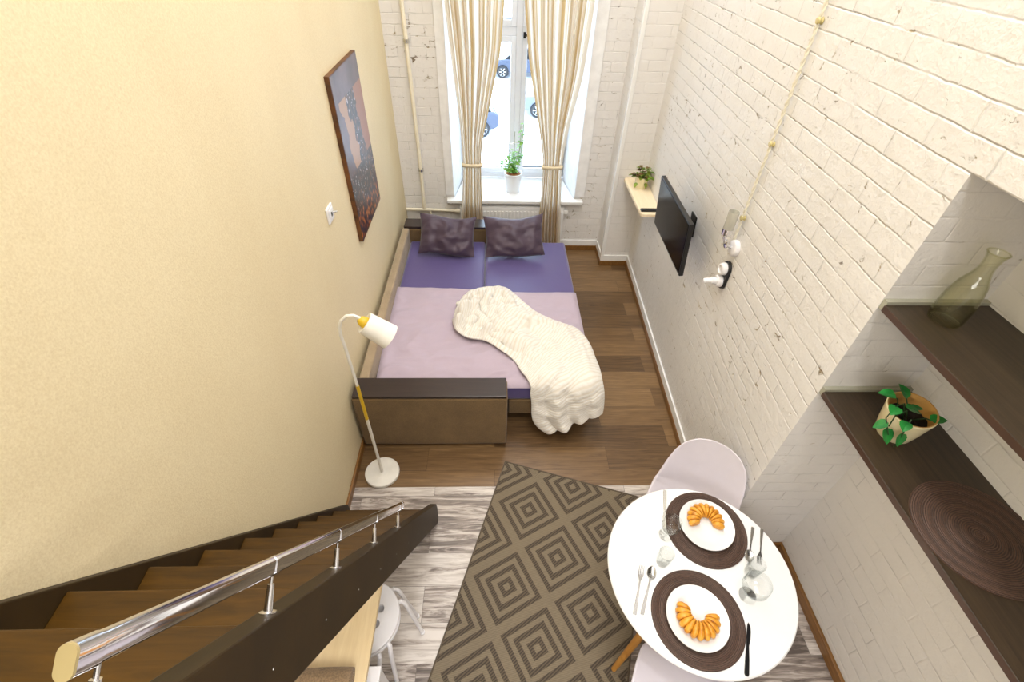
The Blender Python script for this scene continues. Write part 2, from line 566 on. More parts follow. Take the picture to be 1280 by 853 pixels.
def rug_mat():
    m, nt, b = new_mat('diamond_flatweave')
    co = objco(nt)
    sp = nd(nt, 'SeparateXYZ', {'Vector': co})
    p = mathn(nt, 'DIVIDE', mathn(nt, 'SUBTRACT', sp.outputs['X'], 0.0125), 0.2425)
    q = mathn(nt, 'DIVIDE', mathn(nt, 'SUBTRACT', mathn(nt, 'MULTIPLY', sp.outputs['Y'], -1.0), 0.06), 0.248)
    s = mathn(nt, 'PINGPONG', mathn(nt, 'ADD', p, q), 1.0)
    t = mathn(nt, 'PINGPONG', mathn(nt, 'SUBTRACT', p, q), 1.0)
    d = mathn(nt, 'MAXIMUM', s, t)
    L, D = GREY(0), GREY(1)
    band = ramp(nt, d, [(0.0, L), (0.10, D), (0.25, L), (0.40, D), (0.555, L), (0.70, D), (0.85, L)], 'CONSTANT')
    hatch = nd(nt, 'TexWave', {'Vector': mapping(nt, co, (1, 1, 1), rot=(0, 0, 0.6)), 'Scale': 26.0, 'Distortion': 0.4}, wave_type='BANDS', bands_direction='X').outputs['Fac']
    weave = nd(nt, 'TexWave', {'Vector': mapping(nt, co, (1, 1, 1), rot=(0, 0, -0.5)), 'Scale': 38.0, 'Distortion': 2.0}, wave_type='BANDS', bands_direction='Y').outputs['Fac']
    n = noise(nt, co, 60, 3)
    light = mixc(nt, mathn(nt, 'MULTIPLY', weave, 0.5), rgb(132, 119, 98), rgb(98, 87, 70))
    dark = mixc(nt, hatch, rgb(58, 50, 42), rgb(98, 86, 70))
    c = mixc(nt, band, light, dark)
    c = mixc(nt, mathn(nt, 'MULTIPLY', n, 0.25), c, rgb(80, 70, 58))
    nt.links.new(c, b.inputs['Base Color'])
    b.inputs['Roughness'].default_value = 0.9
    bump(nt, b, mathn(nt, 'ADD', hatch, n), 0.5, 0.002)
    return m
M_rug = rug_mat()
M_rug_edge = fabric_mat('brown_rug_binding', rgb(84, 72, 56), weave=200, var=0.2)

def placemat_mat(name):
    m, nt, b = new_mat(name)
    co = objco(nt)
    sp = nd(nt, 'SeparateXYZ', {'Vector': co})
    flat = nd(nt, 'CombineXYZ', {'X': sp.outputs['X'], 'Y': sp.outputs['Y'], 'Z': 0.0}).outputs[0]
    ln = nd(nt, 'VectorMath', {0: flat}, operation='LENGTH').outputs['Value']
    ring = mathn(nt, 'PINGPONG', mathn(nt, 'MULTIPLY', ln, 330.0), 1.0)
    ang = nd(nt, 'TexNoise', {'Vector': co, 'Scale': 130.0, 'Detail': 2.0}).outputs['Fac']
    t = mathn(nt, 'MULTIPLY', mathn(nt, 'ADD', ring, ang), 0.5)
    c = ramp(nt, t, [(0.2, rgb(38, 26, 20)), (0.8, rgb(96, 70, 56))])
    nt.links.new(c, b.inputs['Base Color'])
    b.inputs['Roughness'].default_value = 0.6
    bump(nt, b, t, 0.6, 0.002)
    return m
M_placemat = placemat_mat('brown_woven_placemat')

def pastry_mat():
    m, nt, b = new_mat('golden_pastry')
    co = objco(nt)
    n = noise(nt, co, 45, 4)
    ge = nt.nodes.new('ShaderNodeNewGeometry').outputs['Pointiness']
    t = mathn(nt, 'ADD', mathn(nt, 'MULTIPLY', mathn(nt, 'SUBTRACT', ge, 0.5), 3.0), n)
    c = ramp(nt, t, [(0.3, rgb(150, 84, 18)), (0.5, rgb(206, 134, 28)), (0.75, rgb(230, 170, 62))])
    nt.links.new(c, b.inputs['Base Color'])
    b.inputs['Roughness'].default_value = 0.4
    bump(nt, b, n, 0.3, 0.002)
    return m
M_pastry = pastry_mat()

# ================================================================== THE ROOM
CZ = 5.0
XW = lambda y: 1.363 + 0.0366 * (y - 2.01)          # far right wall, slightly out of square

bm = B()
bm_box(bm, -1.05, -2.2, -0.12, 2.0, 1.70, 0.0, 1)
bm_box(bm, -1.05, 1.70, -0.12, 2.0, 5.35, 0.0, 0)
struct('floor', bm, [M_floor, M_floor_g])
bm = B(); bm_box(bm, -1.2, -2.2, CZ, 2.0, 5.36, CZ + 0.1)
struct('ceiling', bm, M_plaster)
bm = B(); bm_box(bm, -1.2, -2.2, 0.0, -0.951, 4.724, CZ)
struct('wall_left', bm, M_wallpaper)
bm = B(); bm_box(bm, -1.2, -2.3, -0.12, 2.0, -2.2, CZ)
struct('wall_front', bm, M_plaster)

bm = B()
bm_prism(bm, [(1.335, 1.265), (2.0, 1.265), (2.0, 4.724), (XW(4.724), 4.724)], 'Z', 0, CZ)
bm_box(bm, 1.765, -2.2, 0.0, 2.0, 1.265, 1.44, 1)
bm_box(bm, 1.705, -2.2, 1.44, 2.0, 1.265, 2.382, 1)
bm_box(bm, 1.335, -2.2, 2.382, 2.0, 1.265, CZ, 0)
o = struct('wall_right', bm, [M_brick_r, M_brick_n, M_brick_p])
for p in o.data.polygons:                                       # the niche's end face has courses running across
    c = p.center
    if abs(p.normal.y) > 0.9 and c.y < 1.3 and abs(c.y - 1.265) < 0.01 and c.x < 1.8:
        p.material_index = 2

bm = B()
OZ0, OZ1 = 0.585, 3.45
for f in bm_prism(bm, [(-1.2, 4.724), (-0.43, 4.724), (-0.35, 5.35), (-1.2, 5.35)], 'Z', 0, CZ): pass
bm_prism(bm, [(0.835, 4.724), (2.0, 4.724), (2.0, 5.35), (0.755, 5.35)], 'Z', 0, CZ)
bm_prism(bm, [(-0.43, 4.724), (0.835, 4.724), (0.755, 5.35), (-0.35, 5.35)], 'Z', 0, OZ0)
bm_prism(bm, [(-0.43, 4.724), (0.835, 4.724), (0.755, 5.35), (-0.35, 5.35)], 'Z', OZ1, CZ)
o = struct('wall_back', bm, [M_brick_b, M_plaster])
for p in o.data.polygons:
    c = p.center
    if abs(p.normal.x) > 0.9 and -0.5 < c.x < 0.9:
        p.material_index = 1
bm = B(); bm_box(bm, 1.165, 4.41, 0, XW(4.41) + 0.03, 4.724, CZ)
struct('wall_pilaster', bm, M_brick_p)
bm = B(); bm_box(bm, 1.150, 4.398, 0.10, 1.185, 4.45, CZ)
struct('trim_1', bm, M_white_gloss, bevel=0.006)                 # white corner bead of the pilaster
bm = B(); bm_box(bm, -0.515, 4.700, 0.655, -0.43, 4.724, 3.5)
struct('trim_2', bm, M_plaster, bevel=0.004)
bm = B(); bm_box(bm, 0.835, 4.700, 0.655, 0.94, 4.724, 3.5)
struct('trim_3', bm, M_plaster, bevel=0.004)

# baseboards: brown strip below, white board above
def skirting(name, pts_brown, pts_white):
    bm = B(); bm_prism(bm, pts_brown, 'Z', 0, 0.06)
    struct(name, bm, M_base, bevel=0.004)
    if pts_white:
        bm = B(); bm_prism(bm, pts_white, 'Z', 0.06, 0.13)
        struct(name, bm, M_white_gloss, bevel=0.004)
skirting('baseboard_left', [(-0.951, 1.53), (-0.934, 1.53), (-0.934, 4.724), (-0.951, 4.724)], None)
e = 0.018
skirting('baseboard_right', [(1.335 - e, 1.265 - e), (1.335, 1.265 - e), (XW(4.41), 4.41), (XW(4.41) - e, 4.41)],
         [(1.335 - 0.014, 1.265), (1.335, 1.265), (XW(4.41), 4.41), (XW(4.41) - 0.014, 4.41)])
skirting('baseboard_pilaster', [(1.147, 4.392), (XW(4.41) - e, 4.392), (XW(4.41) - e, 4.41), (1.147, 4.41)],
         [(1.151, 4.396), (XW(4.41) - 0.014, 4.396), (XW(4.41) - 0.014, 4.41), (1.151, 4.41)])
skirting('baseboard_pilaster_side', [(1.147, 4.41), (1.165, 4.41), (1.165, 4.706), (1.147, 4.706)],
         [(1.151, 4.41), (1.165, 4.41), (1.165, 4.71), (1.151, 4.71)])
skirting('baseboard_back', [(-0.934, 4.706), (1.165, 4.706), (1.165, 4.724), (-0.934, 4.724)],
         [(-0.93, 4.71), (1.151, 4.71), (1.151, 4.724), (-0.93, 4.724)])
bm = B(); bm_box(bm, 1.745, -2.2, 0, 1.765, 1.247, 0.07)
struct('baseboard_niche', bm, M_base, bevel=0.004)
bm = B(); bm_box(bm, 1.335, 1.247, 0, 1.765, 1.265, 0.07)
struct('baseboard_niche_end', bm, M_base, bevel=0.004)

bm = B(); bm_box(bm, -0.951, -2.2, 2.58, 1.335, -0.30, 2.74)
struct('floor_loft', bm, M_plaster)

# window: frame, mullion, transom, sashes, panes, handle
WX0, WX1, WY = -0.352, 0.757, 5.28
wt = bpy.data.objects.new('window_1', None)
COL.objects.link(wt)
wt['kind'] = 'structure'
bm = B()
bm_box(bm, WX0, WY - 0.03, 0.62, WX0 + 0.07, WY + 0.05, OZ1)
bm_box(bm, WX1 - 0.07, WY - 0.03, 0.62, WX1, WY + 0.05, OZ1)
bm_box(bm, WX0 + 0.07, WY - 0.03, 0.62, WX1 - 0.07, WY + 0.05, 0.68)
bm_box(bm, WX0 + 0.07, WY - 0.03, OZ1 - 0.07, WX1 - 0.07, WY + 0.05, OZ1)
obj('window_frame', bm, M_upvc, wt, bevel=0.006)
bm = B(); bm_box(bm, 0.196, WY - 0.035, 0.68, 0.256, WY + 0.045, OZ1 - 0.07)
obj('mullion', bm, M_upvc, wt, bevel=0.005)
for (a, b_) in ((WX0 + 0.07, 0.196), (0.256, WX1 - 0.07)):
    bm = B(); bm_box(bm, a, WY - 0.032, 2.00, b_, WY + 0.042, 2.075)
    obj('transom', bm, M_upvc, wt, bevel=0.005)
    for (z0, z1) in ((0.68, 2.00), (2.075, OZ1 - 0.07)):
        bm = B(); w = 0.05
        bm_box(bm, a, WY - 0.045, z0, a + w, WY + 0.03, z1)
        bm_box(bm, b_ - w, WY - 0.045, z0, b_, WY + 0.03, z1)
        bm_box(bm, a + w, WY - 0.045, z0, b_ - w, WY + 0.03, z0 + 0.055)
        bm_box(bm, a + w, WY - 0.045, z1 - w, b_ - w, WY + 0.03, z1)
        s = obj('sash', bm, M_upvc, wt, bevel=0.005)
        bm = B()
        bm_box(bm, a + w, WY - 0.012, z0 + 0.055, b_ - w, WY - 0.006, z0 + 0.063)
        bm_box(bm, a + w, WY - 0.012, z1 - w - 0.006, b_ - w, WY - 0.006, z1 - w)
        obj('gasket', bm, M_black, s)
        bm = B(); bm_box(bm, a + w, WY - 0.004, z0 + 0.055, b_ - w, WY + 0.002, z1 - w)
        obj('pane', bm, M_pane, s)
bm = B()
bm_box(bm, 0.262, WY - 0.062, 1.985, 0.285, WY - 0.045, 2.035)
bm_box(bm, 0.268, WY - 0.085, 2.004, 0.40, WY - 0.066, 2.024)
bm_box(bm, 0.268, WY - 0.070, 2.004, 0.282, WY - 0.058, 2.024)
obj('window_handle', bm, M_black, wt, bevel=0.003)

bm = B(); bm_prism(bm, [(-0.505, 4.645), (0.925, 4.645), (0.925, 4.7239), (0.834, 4.7239), (0.757, WY - 0.03), (-0.352, WY - 0.03), (-0.429, 4.7239), (-0.505, 4.7239)], 'Z', 0.588, 0.622)
struct('window_sill_1', bm, M_white_gloss, bevel=0.006)

# ================================================================== OUTSIDE
bm = B(); bm_box(bm, -60, 9, -4.6, 60, 120, -4.4)
struct('ground', bm, M_snow)

def make_car(label, loc, rz, paint, group):
    t = thing('car', label, 'car', loc, rz, group)
    prof = [(-2.15, 0.35), (-2.2, 0.6), (-2.1, 0.85), (-1.2, 0.95), (1.9, 0.98), (2.12, 0.85), (2.15, 0.4), (1.9, 0.28), (-1.95, 0.28)]
    bm = B(); bm_prism(bm, prof, 'Y', -0.85, 0.85)
    obj('body', bm, paint, t, bevel=0.07, seg=3, smooth=True)
    bm = B()
    A = [(-1.25, 0.93, 0.8), (-0.55, 1.42, 0.62), (1.15, 1.45, 0.62), (1.85, 0.96, 0.8)]
    L_ = [bm.verts.new((x, -w, z)) for x, z, w in A]
    R_ = [bm.verts.new((x, w, z)) for x, z, w in A]
    bm.faces.new(L_); bm.faces.new(R_[::-1])
    for i in range(4):
        j = (i + 1) % 4
        bm.faces.new((L_[i], L_[j], R_[j], R_[i]))
    obj('windows', bm, M_screen, t, bevel=0.04)
    bm = B(); bm_box(bm, -0.6, -0.63, 1.42, 1.2, 0.63, 1.48)
    obj('roof', bm, paint, t, bevel=0.025)
    for x in (-1.35, 1.38):
        for y in (-0.86, 0.86):
            ax = Matrix.Rotation(PI / 2 if y < 0 else -PI / 2, 3, 'X')
            bm = B(); bm_lathe(bm, [(0.2, -0.1), (0.31, -0.1), (0.335, -0.05), (0.335, 0.05), (0.31, 0.09), (0.22, 0.09)], 28, (x, y, 0.335), ax)
            w = obj('wheel', bm, M_black, t, smooth=True)
            bm = B(); bm_lathe(bm, [(0.0, 0.06), (0.05, 0.075), (0.06, 0.055), (0.19, 0.07), (0.22, 0.095)], 20, (x, y, 0.335), ax, close=False)
            for k in range(6):
                a = k * PI / 3
                v0 = ax @ Vector((0.06 * math.cos(a), 0.06 * math.sin(a), 0.085)); v1 = ax @ Vector((0.2 * math.cos(a), 0.2 * math.sin(a), 0.1))
                bm_tube(bm, [Vector((x, y, 0.335)) + v0, Vector((x, y, 0.335)) + v1], 0.025, 6)
            obj('rim', bm, M_steel, w, smooth=True)
    return t
M_car_blue = simple('blue_grey_car_paint', rgb(62, 70, 88), 0.25, 0.3, var=0.03, coat=0.5)
M_car_silver = simple('silver_car_paint', rgb(110, 116, 126), 0.25, 0.3, var=0.03, coat=0.5)
make_car('blue car farther along the street, wheel showing beside the window mullion', (1.75, 31.2, -4.4), 0, M_car_blue, None)
make_car('blue car nearest the building, half hidden by the left curtain edge', (-2.1, 21.4, -4.4), 0.2, M_car_blue, None)
make_car('grey car with dark glass seen beside the right curtain', (3.35, 24.3, -4.4), -0.06, M_car_silver, None)

# ================================================================== SOFA BED
t = thing('sofa_bed', 'brown folded-out sofa bed with dark boards on both arms along cream wall', 'sofa bed', (0, 0, 0))
M_dark_under = simple('dark_bed_underside', rgb(36, 28, 26), 0.8)
box('armrest', M_sofa, t, -0.930, 2.022, 0.03, 0.085, 2.195, 0.528, bevel=0.014, smooth=True)
box('armrest', M_sofa, t, -0.905, 4.215, 0.03, 0.085, 4.385, 0.528, bevel=0.014, smooth=True)
box('arm_board', M_wenge, t, -0.922, 2.024, 0.528, 0.078, 2.190, 0.552, bevel=0.003)
box('arm_board', M_wenge, t, -0.900, 4.218, 0.528, 0.080, 4.383, 0.552, bevel=0.003)
box('backrest', M_sofa_l, t, -0.915, 2.196, 0.06, -0.848, 4.214, 0.540, bevel=0.012, smooth=True)
box('base', M_dark_under, t, -0.840, 2.26, 0.10, 0.10, 4.19, 0.27, bevel=0.005)
box('pullout_frame', M_sofa, t, 0.10, 2.232, 0.115, 0.690, 4.19, 0.27, bevel=0.012, smooth=True)
for (x, y) in ((0.655, 2.27), (0.655, 4.15)):
    box('foot', M_sofa_l, t, x - 0.04, y - 0.035, 0.0, x + 0.04, y + 0.035, 0.115, bevel=0.004)
for (x, y) in ((-0.87, 2.10), (0.03, 2.10), (-0.87, 4.3), (0.03, 4.3)):
    box('foot', M_dark_under, t, x - 0.025, y - 0.025, 0.0, x + 0.025, y + 0.025, 0.03)
for (x0, x1, dz) in ((-0.845, -0.098, 0.0), (-0.094, 0.705, 0.0)):
    bm = B(); bm_box(bm, x0, 2.232, 0.27, x1, 4.205, 0.405 + dz)
    obj('mattress', bm, M_sheet, t, bevel=0.025, seg=4, smooth=True)

# pillows
from mathutils import noise as mnoise
def pillow_bm(w, h, th, seed, n=26):
    bm = B(); rnd = random.Random(seed)
    ph = [rnd.uniform(0, 6) for _ in range(6)]
    for s in (1, -1):
        def fn(u, v):
            a, b_ = 2 * u - 1, 2 * v - 1
            k = (1 - abs(a) ** 2.6) * (1 - abs(b_) ** 2.6)
            z = s * th * max(k, 0) ** 0.62
            pin = 1 - 0.07 * (1 - abs(b_) ** 2) * abs(a) ** 3
            pin2 = 1 - 0.09 * (1 - abs(a) ** 2) * abs(b_) ** 3
            cr_ = Vector((a * 1.6 + seed, b_ * 1.6, s))
            z += s * k ** 0.4 * 0.016 * (1 - abs(mnoise.noise(cr_)) * 4.0)
            z += s * k ** 0.4 * 0.008 * (1 - abs(mnoise.noise(cr_ * 2.3)) * 4.0)
            z += 0.008 * k ** 0.5 * (math.sin(5 * a + 3 * b_ + ph[0]) + 0.7 * math.sin(9 * b_ - 4 * a + ph[1]) + 0.5 * math.sin(11 * a + ph[2]))
            return Vector((a * w * pin, b_ * h * pin2 + 0.012 * math.sin(3 * a + ph[3]), z))
        bm_grid(bm, fn, n, n)
    bmesh.ops.remove_doubles(bm, verts=bm.verts, dist=0.0008)
    return bm

def pillow(label, cx, cy, cz, w, h, tilt, rz, roll, seed):
    o = obj('pillow', pillow_bm(w, h, 0.075, seed), M_pillow, smooth=True, ang=80)
    mt = Matrix.Translation((cx, cy, cz)) @ Matrix.Rotation(rz, 4, 'Z') @ Matrix.Rotation(tilt, 4, 'X') @ Matrix.Rotation(roll, 4, 'Z')
    o.matrix_world = mt
    return tag(o, label, 'pillow', 'plum pillows at the head of the bed')
pillow('plum pillow nearest the cream wall, leaning on the far arm', -0.455, 4.005, 0.578, 0.268, 0.192, math.radians(50), 0.0, -0.05, 3)
pillow('plum pillow farther from the cream wall, below the potted window plant', 0.180, 3.985, 0.585, 0.285, 0.195, math.radians(52), 0.0, 0.06, 8)

# duvet
def duvet():
    bm = B()
    def top(u, v):
        x = -0.838 + u * 1.548 - 0.035 * (1 - u) * v
        y0 = 2.222
        y1 = 3.40 - 0.07 * u + 0.012 * math.sin(7 * u)
        y = y0 + (y1 - y0) * v
        ed = min(u, 1 - u, v * 0.8, (1 - v) * 0.8)
        z = 0.407 + 0.032 * min(1, ed / 0.03) ** 0.5
        qq = Vector((x * 2.2 + y * 0.8, y * 4.5 - x, 0.3))
        z += min(1, ed / 0.05) * 0.009 * (max(-1, 1 - abs(mnoise.noise(qq)) * 6) + 0.6 * max(-1, 1 - abs(mnoise.noise(qq * 2.1)) * 6))
        z = max(z, 0.409)
        z += min(1, ed / 0.05) * (0.0045 * math.sin(9 * x + 14 * y) + 0.004 * math.sin(23 * x - 9 * y + 1) + 0.003 * math.sin(31 * y + 5 * x))
        return Vector((x, y, z))
    bm_grid(bm, top, 110, 90)
    bmesh.ops.solidify
    o = obj('duvet', bm, M_duvet, smooth=True, ang=80)
    return tag(o, 'pale lilac duvet lying flat over the lower half of the mattress', 'duvet')
duvet()

# knitted throw (world-space control net, refined and folded)
BLANKET=[[(-0.33,2.913,0.455),(-0.327,2.93,0.455),(-0.325,2.948,0.455),(-0.322,2.965,0.455),(-0.319,2.983,0.455),(-0.317,3.0,0.455),(-0.314,3.018,0.455),(-0.311,3.036,0.455),(-0.308,3.054,0.455),(-0.306,3.073,0.455),(-0.303,3.091,0.455),(-0.291,3.111,0.385),(-0.291,3.131,0.275)],
[(-0.321,2.855,0.455),(-0.316,2.885,0.455),(-0.311,2.916,0.455),(-0.306,2.947,0.455),(-0.301,2.979,0.455),(-0.296,3.011,0.455),(-0.291,3.043,0.455),(-0.286,3.076,0.455),(-0.28,3.109,0.455),(-0.275,3.143,0.455),(-0.27,3.177,0.455),(-0.258,3.197,0.385),(-0.258,3.217,0.275)],
[(-0.303,2.795,0.455),(-0.295,2.837,0.455),(-0.287,2.881,0.455),(-0.279,2.925,0.455),(-0.271,2.97,0.455),(-0.263,3.016,0.455),(-0.254,3.063,0.455),(-0.246,3.111,0.455),(-0.237,3.159,0.455),(-0.228,3.208,0.455),(-0.219,3.259,0.455),(-0.207,3.279,0.385),(-0.207,3.299,0.275)],
[(-0.276,2.745,0.455),(-0.265,2.796,0.455),(-0.254,2.849,0.455),(-0.242,2.902,0.455),(-0.23,2.957,0.455),(-0.218,3.013,0.455),(-0.205,3.07,0.455),(-0.193,3.129,0.455),(-0.179,3.189,0.455),(-0.166,3.25,0.455),(-0.153,3.312,0.455),(-0.141,3.332,0.385),(-0.141,3.352,0.275)],
[(-0.242,2.71,0.455),(-0.227,2.767,0.455),(-0.211,2.824,0.455),(-0.195,2.883,0.455),(-0.179,2.944,0.455),(-0.162,3.006,0.455),(-0.145,3.069,0.455),(-0.127,3.134,0.455),(-0.109,3.201,0.455),(-0.09,3.269,0.455),(-0.071,3.339,0.455),(-0.059,3.359,0.385),(-0.059,3.379,0.275)],
[(-0.197,2.688,0.455),(-0.178,2.747,0.455),(-0.159,2.807,0.455),(-0.139,2.868,0.455),(-0.119,2.931,0.455),(-0.098,2.996,0.455),(-0.077,3.062,0.455),(-0.055,3.13,0.455),(-0.033,3.2,0.455),(-0.01,3.271,0.455),(0.014,3.345,0.455),(0.026,3.365,0.385),(0.026,3.385,0.275)],
[(-0.142,2.674,0.455),(-0.121,2.732,0.455),(-0.099,2.791,0.455),(-0.077,2.852,0.455),(-0.054,2.914,0.455),(-0.03,2.977,0.455),(-0.006,3.043,0.455),(0.019,3.109,0.455),(0.044,3.178,0.455),(0.07,3.248,0.455),(0.097,3.321,0.455),(0.109,3.341,0.385),(0.109,3.361,0.275)],
[(-0.088,2.661,0.455),(-0.065,2.712,0.455),(-0.041,2.765,0.455),(-0.017,2.818,0.455),(0.008,2.873,0.455),(0.034,2.928,0.455),(0.06,2.986,0.455),(0.086,3.044,0.455),(0.113,3.104,0.455),(0.141,3.165,0.455),(0.17,3.227,0.455),(0.182,3.247,0.385),(0.182,3.267,0.275)],
[(-0.025,2.621,0.455),(0.0,2.665,0.455),(0.026,2.711,0.455),(0.052,2.758,0.455),(0.078,2.805,0.455),(0.105,2.853,0.455),(0.133,2.903,0.455),(0.161,2.953,0.455),(0.189,3.005,0.455),(0.218,3.057,0.455),(0.248,3.11,0.455),(0.26,3.13,0.385),(0.26,3.15,0.275)],
[(0.046,2.552,0.455),(0.073,2.593,0.455),(0.1,2.634,0.455),(0.127,2.676,0.455),(0.156,2.719,0.455),(0.184,2.763,0.455),(0.213,2.807,0.455),(0.243,2.852,0.455),(0.273,2.898,0.455),(0.304,2.945,0.455),(0.336,2.993,0.455),(0.348,3.013,0.385),(0.348,3.033,0.275)],
[(0.112,2.481,0.455),(0.142,2.521,0.455),(0.172,2.561,0.455),(0.203,2.603,0.455),(0.235,2.645,0.455),(0.267,2.688,0.455),(0.299,2.731,0.455),(0.332,2.776,0.455),(0.366,2.821,0.455),(0.401,2.867,0.455),(0.436,2.914,0.455),(0.448,2.934,0.385),(0.448,2.954,0.275)],
[(0.161,2.404,0.455),(0.195,2.446,0.455),(0.23,2.488,0.455),(0.266,2.531,0.455),(0.302,2.575,0.455),(0.339,2.62,0.455),(0.377,2.665,0.455),(0.415,2.712,0.455),(0.455,2.759,0.455),(0.495,2.808,0.455),(0.536,2.857,0.455),(0.548,2.877,0.385),(0.548,2.897,0.275)],
[(0.192,2.327,0.455),(0.232,2.371,0.455),(0.272,2.416,0.455),(0.313,2.461,0.455),(0.355,2.508,0.455),(0.398,2.555,0.455),(0.442,2.603,0.455),(0.486,2.653,0.455),(0.532,2.703,0.455),(0.578,2.755,0.455),(0.626,2.808,0.455),(0.638,2.828,0.385),(0.638,2.848,0.275)],
[(0.226,2.272,0.455),(0.267,2.313,0.455),(0.31,2.355,0.455),(0.353,2.398,0.455),(0.397,2.441,0.455),(0.442,2.486,0.455),(0.487,2.531,0.455),(0.534,2.578,0.455),(0.581,2.625,0.455),(0.63,2.673,0.455),(0.68,2.722,0.455),(0.692,2.742,0.385),(0.692,2.762,0.275)],
[(0.244,2.214,0.452),(0.287,2.249,0.455),(0.33,2.287,0.455),(0.375,2.326,0.455),(0.42,2.366,0.455),(0.466,2.406,0.455),(0.513,2.448,0.455),(0.561,2.489,0.455),(0.609,2.532,0.455),(0.659,2.576,0.455),(0.71,2.62,0.455),(0.722,2.64,0.385),(0.722,2.66,0.275)],
[(0.253,2.197,0.394),(0.295,2.205,0.423),(0.336,2.214,0.452),(0.381,2.246,0.455),(0.427,2.281,0.455),(0.474,2.317,0.455),(0.522,2.354,0.455),(0.571,2.391,0.455),(0.62,2.429,0.455),(0.671,2.468,0.455),(0.722,2.507,0.455),(0.734,2.527,0.385),(0.734,2.547,0.275)],
[(0.263,2.178,0.333),(0.307,2.186,0.36),(0.351,2.194,0.386),(0.394,2.202,0.412),(0.437,2.21,0.438),(0.481,2.226,0.455),(0.529,2.258,0.455),(0.578,2.29,0.455),(0.628,2.322,0.455),(0.678,2.355,0.455),(0.73,2.389,0.455),(0.742,2.409,0.435),(0.742,2.429,0.425)],
[(0.267,2.161,0.275),(0.313,2.168,0.297),(0.359,2.174,0.319),(0.405,2.181,0.341),(0.451,2.187,0.363),(0.496,2.194,0.384),(0.541,2.2,0.406),(0.586,2.207,0.428),(0.63,2.213,0.449),(0.679,2.234,0.455),(0.73,2.26,0.455),(0.742,2.28,0.435),(0.742,2.3,0.425)],
[(0.269,2.144,0.219),(0.317,2.149,0.236),(0.365,2.154,0.253),(0.413,2.159,0.269),(0.46,2.164,0.286),(0.508,2.169,0.303),(0.555,2.174,0.319),(0.603,2.179,0.336),(0.65,2.184,0.352),(0.697,2.189,0.368),(0.743,2.194,0.385),(0.755,2.214,0.365),(0.755,2.234,0.355)],
[(0.285,2.127,0.163),(0.332,2.132,0.178),(0.378,2.136,0.193),(0.425,2.141,0.208),(0.472,2.146,0.223),(0.518,2.15,0.238),(0.564,2.154,0.253),(0.611,2.159,0.268),(0.657,2.163,0.283),(0.703,2.168,0.298),(0.748,2.172,0.313),(0.76,2.192,0.293),(0.76,2.212,0.283)],
[(0.328,2.111,0.109),(0.371,2.116,0.125),(0.413,2.121,0.14),(0.455,2.125,0.155),(0.497,2.13,0.171),(0.539,2.134,0.186),(0.581,2.139,0.201),(0.623,2.143,0.216),(0.664,2.148,0.232),(0.706,2.152,0.247),(0.747,2.157,0.262),(0.759,2.177,0.242),(0.759,2.197,0.232)],
[(0.387,2.098,0.065),(0.423,2.103,0.082),(0.459,2.108,0.099),(0.495,2.113,0.116),(0.531,2.118,0.132),(0.567,2.123,0.149),(0.603,2.128,0.165),(0.638,2.133,0.182),(0.674,2.138,0.198),(0.709,2.143,0.215),(0.744,2.148,0.231),(0.756,2.168,0.211),(0.756,2.188,0.201)]]
